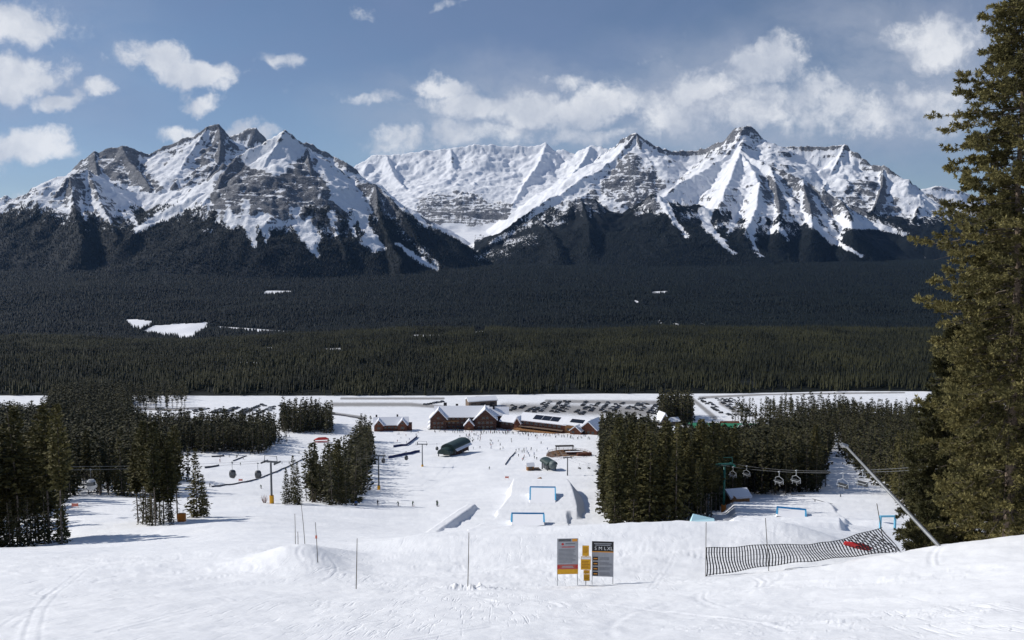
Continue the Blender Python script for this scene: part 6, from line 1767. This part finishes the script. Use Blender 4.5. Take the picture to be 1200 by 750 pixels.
# ------------------------------------------------------------------ parked cars
def tinted(name, cols, rough=0.4, spec=0.5):
    m = bpy.data.materials.new(name); m.use_nodes = True
    N = Nodes(m.node_tree); b = N.n['Principled BSDF']
    r = N.new('ShaderNodeObjectInfo').outputs['Random']
    cr = N.new('ShaderNodeValToRGB'); cr.color_ramp.interpolation = 'CONSTANT'
    e = cr.color_ramp.elements
    for i, c in enumerate(cols):
        el = e[i] if i < 2 else e.new(0.5)
        el.position = i / len(cols); el.color = v4(c)
    N.l.new(r, cr.inputs[0]); N.l.new(cr.outputs[0], b.inputs['Base Color'])
    b.inputs['Roughness'].default_value = rough; b.inputs['Specular IOR Level'].default_value = spec
    return m
M_CAR = tinted('car_paint', [(0.012, 0.012, 0.014), (0.035, 0.038, 0.042), (0.15, 0.155, 0.16), (0.014, 0.020, 0.045), (0.42, 0.43, 0.44), (0.028, 0.028, 0.03), (0.09, 0.012, 0.012), (0.06, 0.065, 0.07), (0.02, 0.03, 0.028), (0.25, 0.25, 0.26)])
M_TYRE = material('tyre_rubber', (0.012, 0.012, 0.012), 0.8)
def car_mesh(kind):
    m = MB(); L, Wd, Hc = {'suv': (4.7, 1.9, 1.75), 'sedan': (4.6, 1.8, 1.42), 'truck': (5.5, 1.95, 1.85)}[kind]
    side = {'suv': [(-L/2, .35), (L/2, .35), (L/2, .85), (L*.30, 1.0), (L*.16, Hc), (-L*.44, Hc), (-L/2, 1.0)], 'sedan': [(-L/2, .32), (L/2, .32), (L/2, .75), (L*.26, .92), (L*.10, Hc), (-L*.24, Hc), (-L*.38, .98), (-L/2, .9)],
            'truck': [(-L/2, .45), (L/2, .45), (L/2, 1.0), (L*.28, 1.12), (L*.17, Hc), (-L*.12, Hc), (-L*.15, 1.15), (-L/2, 1.15)]}[kind]
    m.prism(side, -Wd / 2, Wd / 2, 0)
    x0, x1 = {'suv': (-L*.42, L*.14), 'sedan': (-L*.22, L*.09), 'truck': (-L*.10, L*.15)}[kind]
    for sy in (-1, 1): m.box(((x0 + x1) / 2, sy * (Wd / 2 + 0.003), Hc - 0.33), (x1 - x0, 0.02, 0.36), 1)
    m.box((x1 + 0.34, 0, Hc - 0.32), (0.05, Wd * 0.8, 0.5), 1, ry=-0.6)
    for sx in (-1, 1):
        for sy in (-1, 1): m.tube([(sx * L * .31, sy * (Wd / 2 - .2), .33), (sx * L * .31, sy * (Wd / 2 + .02), .33)], 0.34, 10, 2)
    return m.mesh('car_body', [M_CAR, M_WIN, M_TYRE])
CARS = [car_mesh('suv'), car_mesh('sedan'), car_mesh('suv'), car_mesh('truck')]
crs = random.Random(31)
def car_row(p0, p1, n, label, group, twin=False):
    a, b2 = ground_at(p0[0], p0[1], 560, 950), ground_at(p1[0], p1[1], 560, 950)
    ang = math.atan2(b2.y - a.y, b2.x - a.x)
    for i in range(n):
        if crs.random() < 0.08: continue
        f = (i + 0.5) / n; x, y = a.x + (b2.x - a.x) * f, a.y + (b2.y - a.y) * f
        sidev = crs.choice((-1, 1)) * (2.6 if twin else 0.0)
        x += -math.sin(ang) * sidev; y += math.cos(ang) * sidev
        me = crs.choice(CARS)
        o = link('parked_car', me); o.location = (x, y, gz(x, y)); o.rotation_euler = (0, 0, ang + math.pi / 2 * crs.choice((-1, 1)) + crs.uniform(-.06, .06))
        tag(o, label, 'car', group)
for p0, p1, n in (((222, 484), (241, 479.5), 11), ((250, 485), (262, 480), 11), ((262, 485), (277, 478), 12), ((281, 486), (297, 477.5), 13), ((288, 486), (311, 474.5), 14), ((304, 486), (330, 474.5), 14)):
    car_row(p0, p1, n, 'car parked in the diagonal rows above the dark wood', 'cars in rows above the dark wood', True)
for p0, p1, n in (((594, 482), (604, 475), 7), ((604, 481), (612, 476), 6), ((620, 483), (630, 477.5), 8), ((629, 484), (642, 470.5), 15), ((648, 484), (660, 470.5), 15), ((656, 484), (670, 471), 15), ((676, 486), (690, 471), 16), ((684, 487), (700, 471), 16), ((705, 484), (716, 472), 12), ((716, 482), (728, 472), 12), ((738, 480), (746, 473), 9), ((748, 482), (757, 473), 10), ((762, 486), (772, 475), 11)):
    car_row(p0, p1, n, 'car parked in the slanting rows behind the long lodge', 'cars in rows behind the long lodge', True)
car_row((497, 475), (520, 471), 8, 'car parked on the road just behind the big log lodge', 'cars on the road behind the log lodge')
for p0, p1, n in (((821, 467), (853, 487.5), 18), ((842, 467), (866, 483), 15), ((853, 467), (884, 489), 18)):
    car_row(p0, p1, n, 'car parked in the far rows beyond the tree stand', 'cars in rows beyond the tree stand', True)
b_ = on_ground(187, 805); t = thing('bus', 'small pale bus on the road left of the parking rows', 'bus', b_, 0.1)
MB().box((0, 0, 1.7), (9, 2.5, 2.6)).build('body', M_WHITE, t, bevel=0.15)
MB().box((0, -1.27, 2.1), (8, 0.06, 0.9)).build('window', M_WIN, t)
for sx in (-1, 1): MB().tube([(sx * 2.8, -1.28, .48), (sx * 2.8, 1.28, .48)], 0.48, 10).build('wheel', M_TYRE, t)

# ------------------------------------------------------------------ people
M_JACKET = tinted('jacket_cloth', [(0.03, 0.032, 0.045), (0.015, 0.015, 0.018), (0.42, 0.04, 0.04), (0.04, 0.11, 0.34), (0.02, 0.02, 0.022), (0.05, 0.10, 0.06), (0.35, 0.14, 0.03), (0.10, 0.10, 0.11), (0.03, 0.03, 0.04), (0.08, 0.02, 0.05)], 0.8, 0.2)
M_TROUSERS = tinted('ski_trousers', [(0.012, 0.012, 0.014), (0.03, 0.03, 0.035), (0.02, 0.025, 0.04), (0.06, 0.055, 0.05)], 0.8, 0.2)
M_HELMET = tinted('helmet_shell', [(0.012, 0.012, 0.014), (0.3, 0.3, 0.3), (0.05, 0.05, 0.06), (0.15, 0.02, 0.02)], 0.4, 0.4)
M_SKIN = material('skin', (0.45, 0.27, 0.20), 0.6)
def person_mesh(pose):
    lean, knee, arm, split = {'stand': (0, 0, 0.2, .14), 'ski': (0.16, 0.16, 0.5, .16), 'walk': (0.04, 0.05, 0.35, .2), 'carve': (0.22, 0.22, 0.65, .2)}[pose]
    V = [(0, 0, .92), (0, lean * .5, 1.15), (0, lean, 1.38), (0, lean + .03, 1.52), (0, lean + .05, 1.66), (0, lean + .05, 1.76)]
    R = [.15, .15, .17, .07, .10, .08]; E = [(0, 1), (1, 2), (2, 3), (3, 4), (4, 5)]
    for sx in (-1, 1):
        i = len(V)
        fy = sx * split * (1 if pose == 'walk' else .25)
        V += [(sx * .1, 0, .84), (sx * .13, knee + fy * .5, .48), (sx * .14, -knee * .3 + fy, .10), (sx * .15, .14 - knee * .3 + fy, .04)]
        R += [.105, .08, .065, .05]; E += [(0, i), (i, i + 1), (i + 1, i + 2), (i + 2, i + 3)]
        i = len(V)
        V += [(sx * .21, lean, 1.40), (sx * (.27 + .1 * arm), lean + .05 + .1 * arm, 1.14), (sx * (.27 + .06 * arm), lean + .30 * arm + .1, .93)]
        R += [.075, .06, .05]; E += [(2, i), (i, i + 1), (i + 1, i + 2)]
    me = bpy.data.meshes.new('person'); me.from_pydata(V, E, [])
    o = bpy.data.objects.new('person', me); COL.objects.link(o)
    md = o.modifiers.new('skin', 'SKIN'); sv = me.skin_vertices[0].data
    for k, r_ in enumerate(R): sv[k].radius = (r_, r_)
    sv[0].use_root = True
    o.modifiers.new('sub', 'SUBSURF').levels = 1
    out = bpy.data.meshes.new_from_object(o.evaluated_get(bpy.context.evaluated_depsgraph_get()))
    bpy.data.objects.remove(o); bpy.data.meshes.remove(me)
    out.materials.clear()
    for m in (M_JACKET, M_TROUSERS, M_HELMET, M_SKIN): out.materials.append(m)
    for p in out.polygons:
        c = p.center; p.use_smooth = True
        p.material_index = 1 if c.z < .90 and abs(c.x) < .22 else (2 if c.z > 1.68 else (3 if c.z > 1.56 and c.y > lean + .05 else (2 if c.z > 1.58 else 0)))
    out.name = 'person'
    return out
POSES = {k: person_mesh(k) for k in ('stand', 'ski', 'walk', 'carve')}
SKI = MB().slab([(-.05, -.8, .02), (.05, -.8, .02), (.05, .9, .02), (-.05, .9, .02)], 0.025).slab([(-.05, .9, .02), (.05, .9, .02), (.03, 1.05, .12), (-.03, 1.05, .12)], 0.02).mesh('ski', tinted('ski_topsheet', [(0.02, 0.02, 0.02), (0.3, 0.05, 0.04), (0.5, 0.5, 0.5), (0.04, 0.1, 0.3)]))
POLE = MB().tube([(0, 0, 0), (0.0, 0.18, 1.0)], 0.012, 4).mesh('ski_pole', M_TOWER)
prs = random.Random(77)
def person(px, py, pose, label, group=None, skis=False, rz=None, size=1.0, lo=100, hi=900, loc=None):
    p = loc or ground_at(px, py, lo, hi)
    o = link('person', POSES[pose]); o.location = p; o.rotation_euler = (0, 0, prs.uniform(0, 6.28) if rz is None else rz); o.scale = (size,) * 3
    tag(o, label, 'person', group)
    if skis:
        for sx in (-1, 1):
            k = link('ski', SKI, o); k.location = (sx * .14, 0, 0)
            q = link('ski_pole', POLE, o); q.location = (sx * .36, .25, 0.02); q.rotation_euler = (-0.25, 0, 0)
    return o
def crowd(n, x0, x1, y0, y1, label, group, poses=('stand', 'stand', 'walk'), slope=0.0, skis=0.0, lo=200):
    for i in range(n):
        px = prs.uniform(x0, x1); py = prs.uniform(y0, y1) + slope * (px - x0)
        person(px, py, prs.choice(poses), label, group, prs.random() < skis, lo=lo)
crowd(60, 506, 598, 504.0, 507.5, 'person standing in the crowd along the front of the log lodge', 'people along the log lodge front', slope=0.02)
crowd(74, 590, 694, 505.5, 510, 'person in the crowd below the terrace of the long lodge', 'people below the long lodge terrace', slope=0.065)
crowd(30, 536, 566, 511, 520, 'person queueing behind the green roofed terminal', 'people queueing at the green terminal', slope=-0.06)
crowd(30, 548, 642, 507, 529, 'skier scattered on the open field before the lodges', 'skiers scattered before the lodges', ('stand', 'ski', 'walk'), skis=0.5)
crowd(17, 604, 630, 528, 540, 'person queueing at the chairlift terminal', 'people queueing at the chairlift', skis=0.3)
crowd(12, 650, 690, 526, 536, 'person standing about the round brown deck', 'people about the round deck')
crowd(9, 255, 300, 534, 547, 'learner standing on the upper teaching run', 'learners on the upper teaching run', skis=0.6)
crowd(6, 322, 346, 540, 546, 'learner waiting behind the yellow footed tower', 'learners behind the yellow footed tower')
crowd(12, 462, 496, 506, 522, 'person in the kids area near the small red lodge', 'people near the small red lodge', skis=0.3)
crowd(5, 330, 342, 508, 513, 'person at the dark trees of the teaching hill', 'people at the dark trees of the teaching hill')
for px, py, pose, lab in ((417, 593, 'carve', 'skier leaning low at the spruce wedge edge of the lit run'), (421, 590.5, 'ski', 'skier just behind the one leaning at the wedge edge'), (442.5, 593, 'ski', 'skier alone on the lit run straight before the wedge tip tower'), (467, 593.5, 'carve', 'skier mid run, one of the row between wedge and mound'),
                          (483.5, 594, 'ski', 'skier of the row on the lit run, second from the mound side'), (512.5, 594, 'stand', 'skier nearest the long jump mound in the row on the lit run'), (573.5, 550.5, 'stand', 'lone skier standing above the long mound in sun'), (512, 592.5, 'ski', 'skier partly behind the one nearest the long mound'),
                          (306, 573, 'carve', 'skier turning below the rope fence on the teaching run'), (350.5, 532, 'stand', 'lone skier on the smooth teaching hill above the wedge'), (562.5, 525.5, 'stand', 'lone skier standing in the shade band before the terminal'), (246, 571, 'stand', 'person standing beside the lone dark spruce')):
    person(px, py, pose, lab, None, True, prs.uniform(-.6, .6) + (math.pi if pose == 'carve' else 0), lo=120)
# slope markers and gates
for i, (px, py, lab) in enumerate(((594, 562, 'thin red edged gate pole on the mound shoulder'), (282, 565, 'small red gate banner under the gondola cabins'), (88, 596, 'small orange marker on the snow bay before the wood'))):
    p = ground_at(px, py, 100, 500); t = thing('slope_marker', lab, 'marker', p)
    m = MB(); m.tube([(-0.8, 0, -0.2), (-0.8, 0, 1.5)], 0.05, 5); m.tube([(0.8, 0, -0.2), (0.8, 0, 1.5)], 0.05, 5); m.build('pole', M_OPAD, t)
    MB().box((0, 0, 0.95), (1.6, 0.03, 0.8)).build('banner', material('washed_red_banner', (0.7, 0.25, 0.2), 0.7), t)
b_ = on_ground(213, 157); t = thing('snowmaking_hydrant', 'orange padded hydrant box half hidden under the island pines', 'hydrant', b_)
MB().box((0, 0, 0.8), (1.5, 0.8, 1.7)).build('padding', M_OPAD, t, bevel=0.12); MB().tube([(0.3, 0, 1.6), (0.3, 0, 2.2), (0.9, 0, 2.4)], 0.08, 6).build('pipe', M_STEEL, t)
b_ = on_ground(310, 231); t = thing('bare_bush', 'leafless reddish bush beside the tall yellow padded foot', 'bush', b_)
m = MB(); br = random.Random(3)
for i in range(46):
    a = br.uniform(0, 6.28); r_ = br.uniform(.2, 1.2); m.tube([(0.3 * math.cos(a), 0.3 * math.sin(a), -0.1), (r_ * math.cos(a), r_ * math.sin(a), br.uniform(1.0, 2.3))], [0.03, 0.012], 4)
m.build('stems', material('reddish_twigs', (0.26, 0.16, 0.14), 0.9), t)
